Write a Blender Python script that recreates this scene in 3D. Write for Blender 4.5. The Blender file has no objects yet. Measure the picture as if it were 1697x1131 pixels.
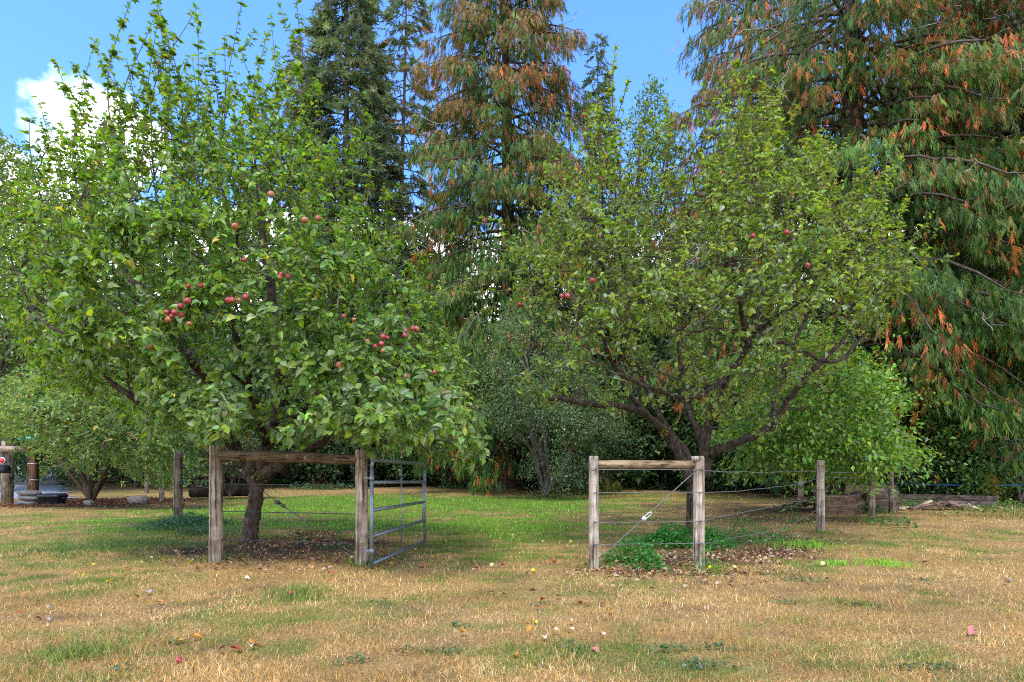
import bpy, math
import numpy as np
from mathutils import Vector

# ------------------------------------------------------------------ camera, sky, sun, exposure
SC = bpy.context.scene
COL = SC.collection
CAMH, FPX, HZ, CX = 1.3, 1000.0, 765.0, 848.5      # camera height, focal length and horizon in photo pixels
cam = bpy.data.cameras.new('camera')
cam.sensor_width = 36.0
cam.lens = 36.0 * FPX / 1697.0
cam.shift_y = (HZ - 565.5) / 1697.0
cam.clip_end = 3000.0
cam_o = bpy.data.objects.new('camera', cam)
cam_o.location = (0, 0, CAMH)
cam_o.rotation_euler = (math.radians(90), 0, 0)
COL.objects.link(cam_o)
SC.camera = cam_o

SUN_EL, SUN_AZ = math.radians(66), math.radians(192)   # azimuth clockwise from +Y: behind the camera, a little to its left
SUN_STRENGTH, SUN_ANGLE = 1.1, math.radians(22)
SKY_STRENGTH, EXPOSURE = 0.15, 2.2
world = bpy.data.worlds.new('World')
SC.world = world
world.use_nodes = True
wn, wl = world.node_tree.nodes, world.node_tree.links
wn.clear()
w_out = wn.new('ShaderNodeOutputWorld'); w_bg = wn.new('ShaderNodeBackground')
w_bg.inputs['Strength'].default_value = SKY_STRENGTH
w_sky = wn.new('ShaderNodeTexSky')
w_sky.sky_type = 'NISHITA'; w_sky.sun_disc = False
w_sky.sun_elevation = SUN_EL; w_sky.sun_rotation = SUN_AZ
w_sky.air_density = 1.0; w_sky.dust_density = 0.2; w_sky.ozone_density = 2.2
w_tc = wn.new('ShaderNodeTexCoord')


def wmath(op, a, b=None, c=None):
    n = wn.new('ShaderNodeMath'); n.operation = op
    for k, v in enumerate((a, b, c)):
        if v is None:
            continue
        if isinstance(v, (int, float)):
            n.inputs[k].default_value = v
        else:
            wl.new(v, n.inputs[k])
    return n.outputs[0]


def wnoise(scale, detail, rough):
    n = wn.new('ShaderNodeTexNoise'); n.inputs['Scale'].default_value = scale
    n.inputs['Detail'].default_value = detail; n.inputs['Roughness'].default_value = rough
    wl.new(w_tc.outputs['Generated'], n.inputs['Vector'])
    return n.outputs['Fac']


w_sep = wn.new('ShaderNodeSeparateXYZ'); wl.new(w_tc.outputs['Generated'], w_sep.inputs[0])
cl_big, cl_fine = wnoise(3.0, 6, 0.55), wnoise(11.0, 7, 0.6)
puff = wmath('ADD', wmath('MULTIPLY', wmath('SUBTRACT', cl_big, 0.5), 0.9), wmath('MULTIPLY', wmath('SUBTRACT', cl_fine, 0.5), 0.35))
band = wmath('MULTIPLY', wmath('SUBTRACT', 0.365, w_sep.outputs['Z']), 1.6)     # a bank of cloud all round, low in the sky
w_dot = wn.new('ShaderNodeVectorMath'); w_dot.operation = 'DOT_PRODUCT'
wl.new(w_tc.outputs['Generated'], w_dot.inputs[0]); w_dot.inputs[1].default_value = (-0.510, 0.760, 0.402)
tower = wmath('MULTIPLY', wmath('SUBTRACT', w_dot.outputs['Value'], 0.9964), 26.0)  # the cumulus head on the left
cover = wmath('ADD', wmath('MAXIMUM', band, tower), wmath('MULTIPLY', puff, 0.45))
w_mr = wn.new('ShaderNodeMapRange'); w_mr.interpolation_type = 'SMOOTHSTEP'
wl.new(cover, w_mr.inputs['Value']); w_mr.inputs['From Min'].default_value = -0.005; w_mr.inputs['From Max'].default_value = 0.05
w_cl = wn.new('ShaderNodeMixRGB')
w_cl.inputs['Color1'].default_value = (4.3, 4.5, 4.9, 1); w_cl.inputs['Color2'].default_value = (6.6, 6.6, 6.5, 1)
wl.new(cl_fine, w_cl.inputs['Fac'])
w_tint = wn.new('ShaderNodeMixRGB'); w_tint.blend_type = 'MULTIPLY'; w_tint.inputs['Fac'].default_value = 1.0
w_tint.inputs['Color2'].default_value = (0.325, 0.50, 0.79, 1)
wl.new(w_sky.outputs['Color'], w_tint.inputs['Color1'])
w_mix = wn.new('ShaderNodeMixRGB')
wl.new(w_mr.outputs['Result'], w_mix.inputs['Fac'])
wl.new(w_tint.outputs['Color'], w_mix.inputs['Color1']); wl.new(w_cl.outputs['Color'], w_mix.inputs['Color2'])
wl.new(w_mix.outputs['Color'], w_bg.inputs['Color'])
wl.new(w_bg.outputs[0], w_out.inputs['Surface'])

sun = bpy.data.lights.new('sun', 'SUN')
sun.energy = SUN_STRENGTH; sun.angle = SUN_ANGLE; sun.color = (1.0, 0.955, 0.88)
sun_o = bpy.data.objects.new('sun', sun)
sdir = Vector((math.sin(SUN_AZ) * math.cos(SUN_EL), math.cos(SUN_AZ) * math.cos(SUN_EL), math.sin(SUN_EL)))
sun_o.rotation_euler = (-sdir).to_track_quat('-Z', 'Y').to_euler()
sun_o.location = sdir * 60
COL.objects.link(sun_o)
SC.view_settings.view_transform = 'Standard'; SC.view_settings.look = 'None'
SC.view_settings.gamma = 1.0; SC.view_settings.exposure = EXPOSURE; SC.view_settings.use_curve_mapping = False
SC.render.engine = 'CYCLES'
SC.cycles.max_bounces = 5; SC.cycles.diffuse_bounces = 3; SC.cycles.glossy_bounces = 1
SC.cycles.transmission_bounces = 2; SC.cycles.transparent_max_bounces = 4
SC.cycles.use_denoising = False; SC.cycles.pixel_filter_type = 'BLACKMAN_HARRIS'; SC.cycles.filter_width = 1.1

# ------------------------------------------------------------------ helpers
RNG = np.random.default_rng(11)


def P(px, py, d):
    """point at depth d that the photo shows at pixel (px, py)"""
    return np.array([(px - CX) / FPX * d, d, CAMH + (HZ - py) / FPX * d])


def G(px, py):
    d = FPX * CAMH / (py - HZ)
    return np.array([(px - CX) / FPX * d, d, 0.0])


def nrm(v):
    v = np.asarray(v, float)
    return v / np.maximum(np.linalg.norm(v, axis=-1, keepdims=True), 1e-9)


_tab = np.random.default_rng(5).random((256, 256))


def vnoise(x, y):
    xi, yi = np.floor(x).astype(int), np.floor(y).astype(int)
    fx, fy = x - xi, y - yi
    fx, fy = fx * fx * (3 - 2 * fx), fy * fy * (3 - 2 * fy)
    a, b = _tab[xi % 256, yi % 256], _tab[(xi + 1) % 256, yi % 256]
    c, d = _tab[xi % 256, (yi + 1) % 256], _tab[(xi + 1) % 256, (yi + 1) % 256]
    return (a * (1 - fx) + b * fx) * (1 - fy) + (c * (1 - fx) + d * fx) * fy


def fbm(x, y, o=4):
    s, a, t = 0, 0.5, 0
    for k in range(o):
        s = s + a * vnoise(x * 2 ** k + 17.3 * k, y * 2 ** k + 9.1 * k); t += a; a *= 0.5
    return s / t


def mesh_np(name, V, F, tint=None, smooth=False):
    """V (n,3); F a list of index arrays (m,3) or (m,4); tint (n,3) linear colour per vertex"""
    me = bpy.data.meshes.new(name)
    V = np.ascontiguousarray(V, np.float32)
    F = [f for f in (F if isinstance(F, list) else [F]) if len(f)]
    me.vertices.add(len(V)); me.vertices.foreach_set('co', V.ravel())
    loops = np.concatenate([f.ravel() for f in F]).astype(np.int32)
    tot = np.concatenate([np.full(len(f), f.shape[1], np.int32) for f in F])
    start = np.concatenate([[0], np.cumsum(tot)[:-1]]).astype(np.int32)
    me.loops.add(len(loops)); me.loops.foreach_set('vertex_index', loops)
    me.polygons.add(len(tot)); me.polygons.foreach_set('loop_start', start)
    me.polygons.foreach_set('loop_total', tot)
    if smooth:
        me.polygons.foreach_set('use_smooth', np.ones(len(tot), bool))
    me.update(calc_edges=True)
    if tint is not None:
        a = me.attributes.new('tint', 'FLOAT_COLOR', 'POINT')
        c = np.ones((len(V), 4), np.float32); c[:, :3] = tint
        a.data.foreach_set('color', c.ravel())
    return me


class MB:
    """collects shapes into one mesh"""
    def __init__(s):
        s.v, s.q, s.t, s.c, s.n = [], [], [], [], 0

    def add(s, V, quads=None, tris=None, tint=None):
        V = np.asarray(V, float)
        if quads is not None and len(quads): s.q.append(np.asarray(quads, int) + s.n)
        if tris is not None and len(tris): s.t.append(np.asarray(tris, int) + s.n)
        s.v.append(V)
        s.c.append(np.broadcast_to(np.asarray((1, 1, 1) if tint is None else tint, float), (len(V), 3)))
        s.n += len(V)

    def tube(s, pts, rad, sides=6, tint=None, cap=True, wob=0.0, rng=RNG):
        pts = np.asarray(pts, float); n = len(pts)
        rad = np.broadcast_to(np.asarray(rad, float), (n,))
        t = nrm(np.gradient(pts, axis=0))
        ref = np.array([0, 0, 1.0]) if abs(t[:, 2].mean()) < 0.8 else np.array([1.0, 0, 0])
        x = nrm(np.cross(t, ref)); y = np.cross(t, x)
        a = np.arange(sides) / sides * 2 * np.pi
        r = rad[:, None] * np.ones((n, sides))
        if wob: r = r * (1 + wob * rng.standard_normal((n, sides)))
        V = pts[:, None] + (x[:, None] * np.cos(a)[None, :, None] + y[:, None] * np.sin(a)[None, :, None]) * r[..., None]
        V = V.reshape(-1, 3)
        i = np.arange(n - 1)[:, None] * sides; j = np.arange(sides)[None]; j2 = (j + 1) % sides
        Q = np.stack([i + j, i + j2, i + sides + j2, i + sides + j], -1).reshape(-1, 4)
        T = []
        if cap:
            V = np.vstack([V, pts[0], pts[-1]]); c0, c1 = n * sides, n * sides + 1
            T = [(c0, (k + 1) % sides, k) for k in range(sides)] + [(c1, (n - 1) * sides + k, (n - 1) * sides + (k + 1) % sides) for k in range(sides)]
        s.add(V, Q, T, tint)

    def box(s, lo, hi, M=None, tint=None):
        lo, hi = np.asarray(lo, float), np.asarray(hi, float)
        V = np.array([[x, y, z] for z in (0, 1) for y in (0, 1) for x in (0, 1)], float) * (hi - lo) + lo
        if M is not None: V = V @ np.asarray(M[0]).T + M[1]
        s.add(V, [(0, 2, 3, 1), (4, 5, 7, 6), (0, 1, 5, 4), (2, 6, 7, 3), (0, 4, 6, 2), (1, 3, 7, 5)], None, tint)

    def mesh(s, name, smooth=False):
        return mesh_np(name, np.vstack(s.v), [np.vstack(s.q) if s.q else np.zeros((0, 4), int), np.vstack(s.t) if s.t else np.zeros((0, 3), int)], np.vstack(s.c), smooth)


def link(name, me, mat=None, parent=None, loc=None):
    o = bpy.data.objects.new(name, me)
    COL.objects.link(o)
    if mat is not None and me is not None:
        if not me.materials: me.materials.append(mat)
    if loc is not None: o.location = loc
    if parent is not None: o.parent = parent
    return o


def tag(o, label=None, cat=None, group=None, kind=None):
    for k, v in (('label', label), ('category', cat), ('group', group), ('kind', kind)):
        if v: o[k] = v
    return o


def thing(name, loc, label, cat, group=None):
    return tag(link(name, None, loc=loc), label, cat, group)


def part(name, me, mat, root, kind=None, loc=None, label=None):
    """world-space mesh as a part of a thing that stands unrotated at root.location"""
    o = link(name, me, mat, root)
    r = root
    off = Vector((0, 0, 0))
    while r is not None:
        off += r.location; r = r.parent
    o.location = (Vector(loc) if loc is not None else Vector((0, 0, 0))) - off
    return tag(o, label, None, None, kind)


# ------------------------------------------------------------------ materials
def new_mat(name):
    m = bpy.data.materials.new(name); m.use_nodes = True
    nt = m.node_tree; b = nt.nodes['Principled BSDF']
    return m, nt, b


def leaf_mat(name, trans=0.3, rough=0.42, spec=0.5, back=1.25):
    m, nt, b = new_mat(name)
    n, l = nt.nodes, nt.links
    at = n.new('ShaderNodeAttribute'); at.attribute_name = 'tint'
    geo = n.new('ShaderNodeNewGeometry')
    pale = n.new('ShaderNodeMixRGB'); pale.blend_type = 'MIX'      # leaf undersides are paler and duller
    mul = n.new('ShaderNodeMixRGB'); mul.blend_type = 'MULTIPLY'; mul.inputs['Fac'].default_value = 1
    mul.inputs['Color2'].default_value = (back * 1.06, back, back * (1.18 if back > 1.05 else 1.0), 1)
    l.new(at.outputs['Color'], mul.inputs['Color1'])
    l.new(geo.outputs['Backfacing'], pale.inputs['Fac'])
    l.new(at.outputs['Color'], pale.inputs['Color1']); l.new(mul.outputs['Color'], pale.inputs['Color2'])
    l.new(pale.outputs['Color'], b.inputs['Base Color'])
    b.inputs['Roughness'].default_value = rough
    b.inputs['Specular IOR Level'].default_value = spec
    if trans > 0:
        tr = n.new('ShaderNodeBsdfTranslucent')
        tm = n.new('ShaderNodeMixRGB'); tm.blend_type = 'MULTIPLY'; tm.inputs['Fac'].default_value = 1
        tm.inputs['Color2'].default_value = (1.5, 1.45, 0.6, 1)
        l.new(at.outputs['Color'], tm.inputs['Color1']); l.new(tm.outputs['Color'], tr.inputs['Color'])
        mx = n.new('ShaderNodeMixShader'); mx.inputs['Fac'].default_value = trans
        l.new(b.outputs[0], mx.inputs[1]); l.new(tr.outputs[0], mx.inputs[2])
        l.new(mx.outputs[0], n['Material Output'].inputs['Surface'])
    return m


def ramp(nt, fac, stops):
    r = nt.nodes.new('ShaderNodeValToRGB')
    e = r.color_ramp.elements
    while len(e) < len(stops): e.new(0.5)
    for k, (p, c) in enumerate(stops):
        e[k].position = p; e[k].color = (*c, 1)
    nt.links.new(fac, r.inputs['Fac'])
    return r.outputs['Color']


def noise_mat(name, stops, scale=(1, 1, 1), nscale=8.0, detail=6, rough=0.85, bump=0.4, coords='Object', tint=False, dist=0.02, spec=0.25, metallic=0.0, crack=None):
    m, nt, b = new_mat(name)
    n, l = nt.nodes, nt.links
    tc = n.new('ShaderNodeTexCoord'); mp = n.new('ShaderNodeMapping'); mp.inputs['Scale'].default_value = scale
    l.new(tc.outputs[coords], mp.inputs['Vector'])
    nz = n.new('ShaderNodeTexNoise'); nz.inputs['Scale'].default_value = nscale; nz.inputs['Detail'].default_value = detail
    nz.inputs['Roughness'].default_value = 0.62
    l.new(mp.outputs[0], nz.inputs['Vector'])
    c = ramp(nt, nz.outputs['Fac'], stops)
    if tint:
        at = n.new('ShaderNodeAttribute'); at.attribute_name = 'tint'
        mu = n.new('ShaderNodeMixRGB'); mu.blend_type = 'MULTIPLY'; mu.inputs['Fac'].default_value = 1
        l.new(c, mu.inputs['Color1']); l.new(at.outputs['Color'], mu.inputs['Color2']); c = mu.outputs['Color']
    if crack:                                    # long drying cracks, stains and lichen
        for sc_, ns_, st_, md in ((crack, 42, [(0.36, (.16, .13, .11)), (0.43, (1, 1, 1))], 'MULTIPLY'), ((1, 1, 1), 5.5, [(0.36, (.55, .50, .46)), (0.56, (1.08, 1.08, 1.08))], 'MULTIPLY'), ((1, 1, 1), 23, [(0.62, (0, 0, 0)), (0.72, (.09, .11, .06))], 'ADD')):
            m2 = n.new('ShaderNodeMapping'); m2.inputs['Scale'].default_value = sc_; l.new(tc.outputs[coords], m2.inputs['Vector'])
            z2 = n.new('ShaderNodeTexNoise'); z2.inputs['Scale'].default_value = ns_; z2.inputs['Detail'].default_value = 4; l.new(m2.outputs[0], z2.inputs['Vector'])
            mm = n.new('ShaderNodeMixRGB'); mm.blend_type = md; mm.inputs['Fac'].default_value = 1
            l.new(c, mm.inputs['Color1']); l.new(ramp(nt, z2.outputs['Fac'], st_), mm.inputs['Color2']); c = mm.outputs['Color']
    l.new(c, b.inputs['Base Color'])
    b.inputs['Roughness'].default_value = rough; b.inputs['Specular IOR Level'].default_value = spec
    b.inputs['Metallic'].default_value = metallic
    if bump:
        bp = n.new('ShaderNodeBump'); bp.inputs['Strength'].default_value = bump; bp.inputs['Distance'].default_value = dist
        l.new(nz.outputs['Fac'], bp.inputs['Height']); l.new(bp.outputs[0], b.inputs['Normal'])
    return m


M_APPLE = leaf_mat('apple_leaf', 0.44, 0.46, 0.5, 1.35)
M_LEAF = leaf_mat('broad_leaf', 0.36, 0.42, 0.45, 1.2)
M_NEEDLE = leaf_mat('conifer_spray', 0.22, 0.6, 0.25, 1.0)
M_GRASS = leaf_mat('grass_blade', 0.25, 0.6, 0.25, 1.0)
M_DRY = leaf_mat('dry_leaf', 0.12, 0.7, 0.2, 1.0)
M_BARK = noise_mat('apple_bark', [(0.34, (0.016, 0.011, 0.008)), (0.5, (0.052, 0.036, 0.026)), (0.66, (0.095, 0.072, 0.055)), (0.80, (0.20, 0.185, 0.16))], (1, 1, 0.45), 16, 8, 0.9, 0.9, 'Object', True, 0.03)
M_TWIG = noise_mat('twig_bark', [(0.3, (0.05, 0.04, 0.032)), (0.7, (0.15, 0.125, 0.10))], (1, 1, 1), 9, 3, 0.85, 0, 'Object', True)
M_CBARK = noise_mat('conifer_bark', [(0.3, (0.045, 0.03, 0.022)), (0.7, (0.16, 0.12, 0.095))], (1, 1, 0.1), 6, 6, 0.95, 0.8, 'Object', True, 0.06)
M_POST = noise_mat('weathered_round_wood', [(0.34, (0.06, 0.045, 0.033)), (0.43, (0.23, 0.185, 0.135)), (0.56, (0.38, 0.325, 0.255)), (0.72, (0.52, 0.475, 0.41))], (1, 1, 0.07), 26, 9, 0.85, 0.5, 'Object', True, 0.008, crack=(1, 1, .035))
M_RAIL = noise_mat('weathered_rail_wood', [(0.28, (0.09, 0.065, 0.045)), (0.45, (0.24, 0.185, 0.125)), (0.62, (0.36, 0.30, 0.21)), (0.8, (0.46, 0.40, 0.31))], (0.06, 1, 1), 26, 9, 0.85, 0.5, 'Object', True, 0.008, crack=(.035, 1, 1))
M_PLANK = noise_mat('weathered_plank', [(0.28, (0.07, 0.05, 0.038)), (0.45, (0.21, 0.16, 0.12)), (0.62, (0.31, 0.25, 0.195)), (0.8, (0.40, 0.35, 0.29))], (0.12, 1, 1), 20, 8, 0.9, 0.6, 'Object', True, 0.01, crack=(.05, 1, 1))
M_GALV = noise_mat('galvanised_tube', [(0.3, (0.13, 0.145, 0.16)), (0.7, (0.23, 0.25, 0.275))], (1, 1, 1), 14, 5, 0.45, 0.05, 'Object', False, 0.005, 0.5, 0.55)
M_WIRE = noise_mat('fence_wire', [(0.3, (0.12, 0.12, 0.12)), (0.7, (0.24, 0.24, 0.235))], (1, 1, 1), 10, 2, 0.5, 0, 'Object', False, 0.005, 0.5, 0.6)
M_WIRED = noise_mat('dark_fence_wire', [(0.3, (0.03, 0.03, 0.032)), (0.7, (0.07, 0.07, 0.07))], (1, 1, 1), 10, 2, 0.6, 0, 'Object', False, 0.005, 0.4, 0.3)
M_STONE = noise_mat('rock', [(0.3, (0.09, 0.08, 0.07)), (0.5, (0.20, 0.18, 0.16)), (0.75, (0.34, 0.32, 0.30))], (1, 1, 2), 7, 8, 0.9, 0.7, 'Object', False, 0.03)
M_BLACK = noise_mat('black_plastic', [(0.3, (0.010, 0.011, 0.014)), (0.7, (0.022, 0.024, 0.03))], (1, 1, 1), 6, 3, 0.38, 0.15, 'Object', False, 0.01, 0.5)


def plain(name, c, rough=0.6, spec=0.4):
    return noise_mat(name, [(0.3, tuple(0.85 * k for k in c)), (0.7, c)], (1, 1, 1), 12, 4, rough, 0.1, 'Object', False, 0.004, spec)


# ------------------------------------------------------------------ foliage building blocks
LEAF8 = np.array([[0, 0, 0], [-.31, .30, .07], [0, .30, -.02], [.31, .30, .07], [-.26, .64, .04], [0, .64, -.05], [.26, .64, .04], [0, 1, -.16]], float)
LEAF8T = np.array([[0, 2, 1], [0, 3, 2], [1, 2, 5], [1, 5, 4], [2, 3, 6], [2, 6, 5], [4, 5, 7], [5, 6, 7]])
LEAF4 = np.array([[0, 0, 0], [-.29, .44, .06], [0, .46, -.03], [.29, .44, .06], [0, 1, -.14]], float)
LEAF4T = np.array([[0, 2, 1], [0, 3, 2], [1, 2, 4], [2, 3, 4]])
LEAF2 = np.array([[0, 0, 0], [.30, .45, .08], [0, 1, -.12], [-.30, .45, .08]], float)
LEAF2T = np.array([[0, 1, 2], [0, 2, 3]])


def frames(axis, up):
    y = nrm(axis); x = nrm(np.cross(y, up)); z = np.cross(x, y)
    return np.stack([x, y, z], 1)          # rows: local axes


def scatter(T, TF, pos, R, s, col):
    """copies of template T at pos with frames R and scale s (n,) or (n,3); col (n,3) -> V, F, C"""
    n, k = len(pos), len(T)
    s = np.asarray(s, float); s = s[:, None] if s.ndim == 1 else s
    L = T[None] * s[:, None, :] if s.shape[1] == 3 else T[None] * s[:, None]
    V = np.einsum('nki,nij->nkj', L, R) + pos[:, None]
    F = (TF[None] + (np.arange(n) * k)[:, None, None]).reshape(-1, TF.shape[1])
    return V.reshape(-1, 3), F, np.repeat(col, k, 0)


def pick(pal, n, rng, w=None, jit=0.18):
    pal = np.asarray(pal, float)
    i = rng.choice(len(pal), n, p=None if w is None else np.asarray(w) / np.sum(w))
    return pal[i] * (1 + jit * rng.standard_normal((n, 1))).clip(0.5, 1.6) * (1 + 0.06 * rng.standard_normal((n, 3)))


def in_poly(x, y, poly):
    p = np.asarray(poly, float); q = np.roll(p, -1, 0)
    ins = np.zeros(len(x), bool); dist = np.full(len(x), 1e9)
    for (x1, y1), (x2, y2) in zip(p, q):
        c = ((y1 > y) != (y2 > y))
        with np.errstate(divide='ignore', invalid='ignore'):
            ins ^= c & (x < (x2 - x1) * (y - y1) / (y2 - y1 + 1e-12) + x1)
        dx, dy = x2 - x1, y2 - y1
        t = np.clip(((x - x1) * dx + (y - y1) * dy) / (dx * dx + dy * dy + 1e-9), 0, 1)
        dist = np.minimum(dist, np.hypot(x - x1 - t * dx, y - y1 - t * dy))
    return ins, dist


def crown_points(poly, d0, Rd, n, rng, shell=0.0, edge=150.0, dens=None, dsh=None):
    """points through a crown whose outline is poly and whose depth bulges to d0 +- Rd"""
    p = np.asarray(poly, float); lo, hi = p.min(0), p.max(0)
    out = []; got = 0
    while got < n:
        m = int((n - got) * 2.6) + 50
        x = lo[0] + rng.random(m) * (hi[0] - lo[0]); y = lo[1] + rng.random(m) * (hi[1] - lo[1])
        ins, ds = in_poly(x, y, poly)
        s = np.clip(ds / edge, 0, 1)
        w = np.sqrt(s * (2 - s))
        keep = ins & (rng.random(m) < 0.25 + 0.75 * w)
        if dens is not None: keep &= rng.random(m) < dens(x, y)
        x, y, w = x[keep], y[keep], w[keep]
        u = rng.random(len(x)) * 2 - 1
        u = np.sign(u) * np.abs(u) ** (1 / (1 + 2.0 * shell))
        d = d0 + u * Rd * w + (dsh(x, y) if dsh else 0)
        out.append(np.stack([(x - CX) / FPX * d, d, CAMH + (HZ - y) / FPX * d], 1)); got += len(x)
    return np.vstack(out)[:n]


def bezier(p0, p1, p2, n):
    t = np.linspace(0, 1, n)[:, None]
    return (1 - t) ** 2 * p0 + 2 * t * (1 - t) * p1 + t ** 2 * p2


class Tree:
    """branching skeleton grown from hand-laid limbs towards target points"""
    def __init__(s, rng):
        s.rng, s.pos, s.dir, s.rad, s.lev = rng, [], [], [], []
        s.tips = []

    def add_path(s, pts, r0, r1, lev):
        pts = np.asarray(pts, float)
        t = nrm(np.gradient(pts, axis=0)); r = np.linspace(r0, r1, len(pts))
        s.pos.append(pts); s.dir.append(t); s.rad.append(r); s.lev.append(np.full(len(pts), lev))
        return pts, r

    def nodes(s):
        return np.vstack(s.pos), np.vstack(s.dir), np.concatenate(s.rad)

    def reach(s, targets, lev, ratio, rmin, npts=6, wander=0.06, up=0.0, start_pen=None, maxlen=1e9, refresh=30):
        """one path to each target from the nearest existing branch"""
        paths = []
        N, D, R = s.nodes()
        for k, tg in enumerate(targets):
            if k % refresh == 0: N, D, R = s.nodes()
            dv = tg - N; L = np.linalg.norm(dv, axis=1)
            cost = L * (1.35 - 0.35 * np.einsum('ij,ij->i', dv, D) / (L + 1e-6)) + np.maximum(0, -dv[:, 2]) * 0.5
            i = int(np.argmin(cost)); l = L[i]
            if l < 0.04 or l > maxlen: continue
            p0, p2 = N[i], tg
            p1 = p0 + D[i] * l * 0.35 + (p2 - p0) * 0.2 + s.rng.standard_normal(3) * l * wander + np.array([0, 0, up * l])
            t = np.linspace(0, 1, npts)[:, None]
            pts = (1 - t) ** 2 * p0 + 2 * t * (1 - t) * p1 + t ** 2 * p2
            pts[1:-1] += s.rng.standard_normal((npts - 2, 3)) * l * wander * 0.35
            r0 = max(rmin, min(R[i] * 0.85, l * ratio)); r1 = max(rmin * 0.6, r0 * 0.4)
            s.add_path(pts, r0, r1, lev); paths.append((pts, r0, r1))
        return paths


def tubes_mesh(name, paths, sides=4, tint=(1, 1, 1), wob=0.0, rng=RNG):
    b = MB()
    for pts, r0, r1 in paths:
        r = np.linspace(r0, r1, len(pts)) if np.isscalar(r0) else r0
        b.tube(pts, r, sides, tint, cap=False, wob=wob, rng=rng)
    return b.mesh(name, True)


def px_path(rows, n=10):
    """smooth polyline through (px, py, depth) rows"""
    c = np.array([P(*r) for r in rows]); k = len(c)
    t = np.linspace(0, k - 1, n * (k - 1) // 2 + 2)
    e = np.vstack([2 * c[0] - c[1], c, 2 * c[-1] - c[-2]])
    i = np.clip(t.astype(int), 0, k - 2); f = (t - i)[:, None]
    a, b, d, g = e[i], e[i + 1], e[i + 2], e[i + 3]
    return 0.5 * (2 * b + (d - a) * f + (2 * a - 5 * b + 4 * d - g) * f ** 2 + (3 * b - a - 3 * d + g) * f ** 3)


def twig_leaves(paths, per, rng, size, sz_jit=0.22, droop=0.25, first=0.15, upmix=1.0, spread=0.9):
    """leaf positions and frames along twigs"""
    pos, ax, upv, idx = [], [], [], []
    for k, (pts, r0, r1) in enumerate(paths):
        L = np.linalg.norm(np.diff(pts, axis=0), axis=1).sum()
        n = max(2, int(per * L * (0.7 + 0.6 * rng.random())))
        t = first + (1 - first) * np.where(rng.random(n) < .55, np.round(rng.random(n) * 5 + .3 * rng.random()) / 5.3, rng.random(n)) ** 0.8; t = t.clip(0, 1); t[0] = 1.0   # mostly in spur clusters
        f = t * (len(pts) - 1); i = np.minimum(f.astype(int), len(pts) - 2); g = (f - i)[:, None]
        p = pts[i] * (1 - g) + pts[i + 1] * g
        tv = nrm(pts[i + 1] - pts[i])
        rd = nrm(rng.standard_normal((n, 3)))
        side = nrm(np.cross(tv, rd))
        a = tv * 0.55 + side * spread + np.array([0, 0, -droop])
        pos.append(p); ax.append(a); idx.append(np.full(n, k))
        upv.append(np.array([0, 0, upmix]) + rng.standard_normal((n, 3)) * 0.45)
    pos, ax, upv, idx = np.vstack(pos), nrm(np.vstack(ax)), np.vstack(upv), np.concatenate(idx)
    s = size * (1 + sz_jit * rng.standard_normal(len(pos))).clip(0.45, 1.6)
    return pos, ax, upv, s, idx

# ------------------------------------------------------------------ ground, lawn, driveway
def gauss(X, Y, px, py, rx, ry):
    c = G(px, py)
    return np.exp(-((X - c[0]) / rx) ** 2 - ((Y - c[1]) / ry) ** 2)


def smooth(a, b, x):
    t = np.clip((x - a) / (b - a), 0, 1); return t * t * (3 - 2 * t)


def height(X, Y):
    h = 0.05 * (fbm(X * 0.35, Y * 0.35, 3) - 0.5) * smooth(2, 6, np.abs(Y))
    h = h + smooth(-10, -14, X) * np.clip(Y - 21, 0, 60) * 0.018            # the drive climbs away on the left
    h = h + smooth(34, 60, Y) * 1.2
    return h


GREEN = [(140, 905, 2.2, 1.0, .75), (60, 870, 2.6, 1.6, .5), (200, 855, 3, 2, .35), (560, 830, 4.5, 3.2, 1.0), (760, 835, 3.6, 3.2, .95), (900, 850, 1.8, 2.2, .6),
         (640, 868, 3.2, 1.4, .95), (830, 882, 1.7, 1.1, .9), (850, 925, 1.4, .6, .6), (760, 905, 1.4, .8, .55), (470, 845, 3, 2, .8), (300, 870, .9, 1.2, .7), (1000, 835, 3, 3, .3), (1100, 812, 4, 3, .35), (1500, 890, 2.0, .5, .25),
         (1000, 820, 2.5, 4, .4), (1460, 935, 1.0, .22, .45), (1100, 1075, .5, .12, .35), (1640, 880, 2.5, .7, .3), (1420, 905, 1.3, .5, .35), (500, 995, .45, .14, .6), (130, 1085, .42, .12, .55), (240, 1045, .4, .12, .35), (200, 1100, .4, .1, .35),
         (120, 985, .6, .2, .2), (620, 985, .8, .2, .25), (950, 1075, .35, .08, .3), (1130, 1010, .5, .1, .2), (1300, 945, 1.0, .3, .3), (1560, 955, .8, .2, .2)]
SOIL = [(500, 905, 1.5, 1.0, .95), (400, 925, 1.0, .5, .5), (570, 900, 1.0, .9, .5), (330, 912, .9, .5, .45), (1120, 925, 1.1, .7, .8), (1250, 915, 1.0, .9, .7), (1260, 842, 3.0, 2.8, .85), (1130, 850, 1.6, 2.5, .45), (1330, 890, 1, .8, .4),
        (200, 838, 3.0, 1.5, .9), (530, 806, 3, 2.0, .7), (750, 806, 6, 3, .35), (1420, 870, 1.4, 1.2, .35), (1560, 838, 1.5, 1.0, .5)]


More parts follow.
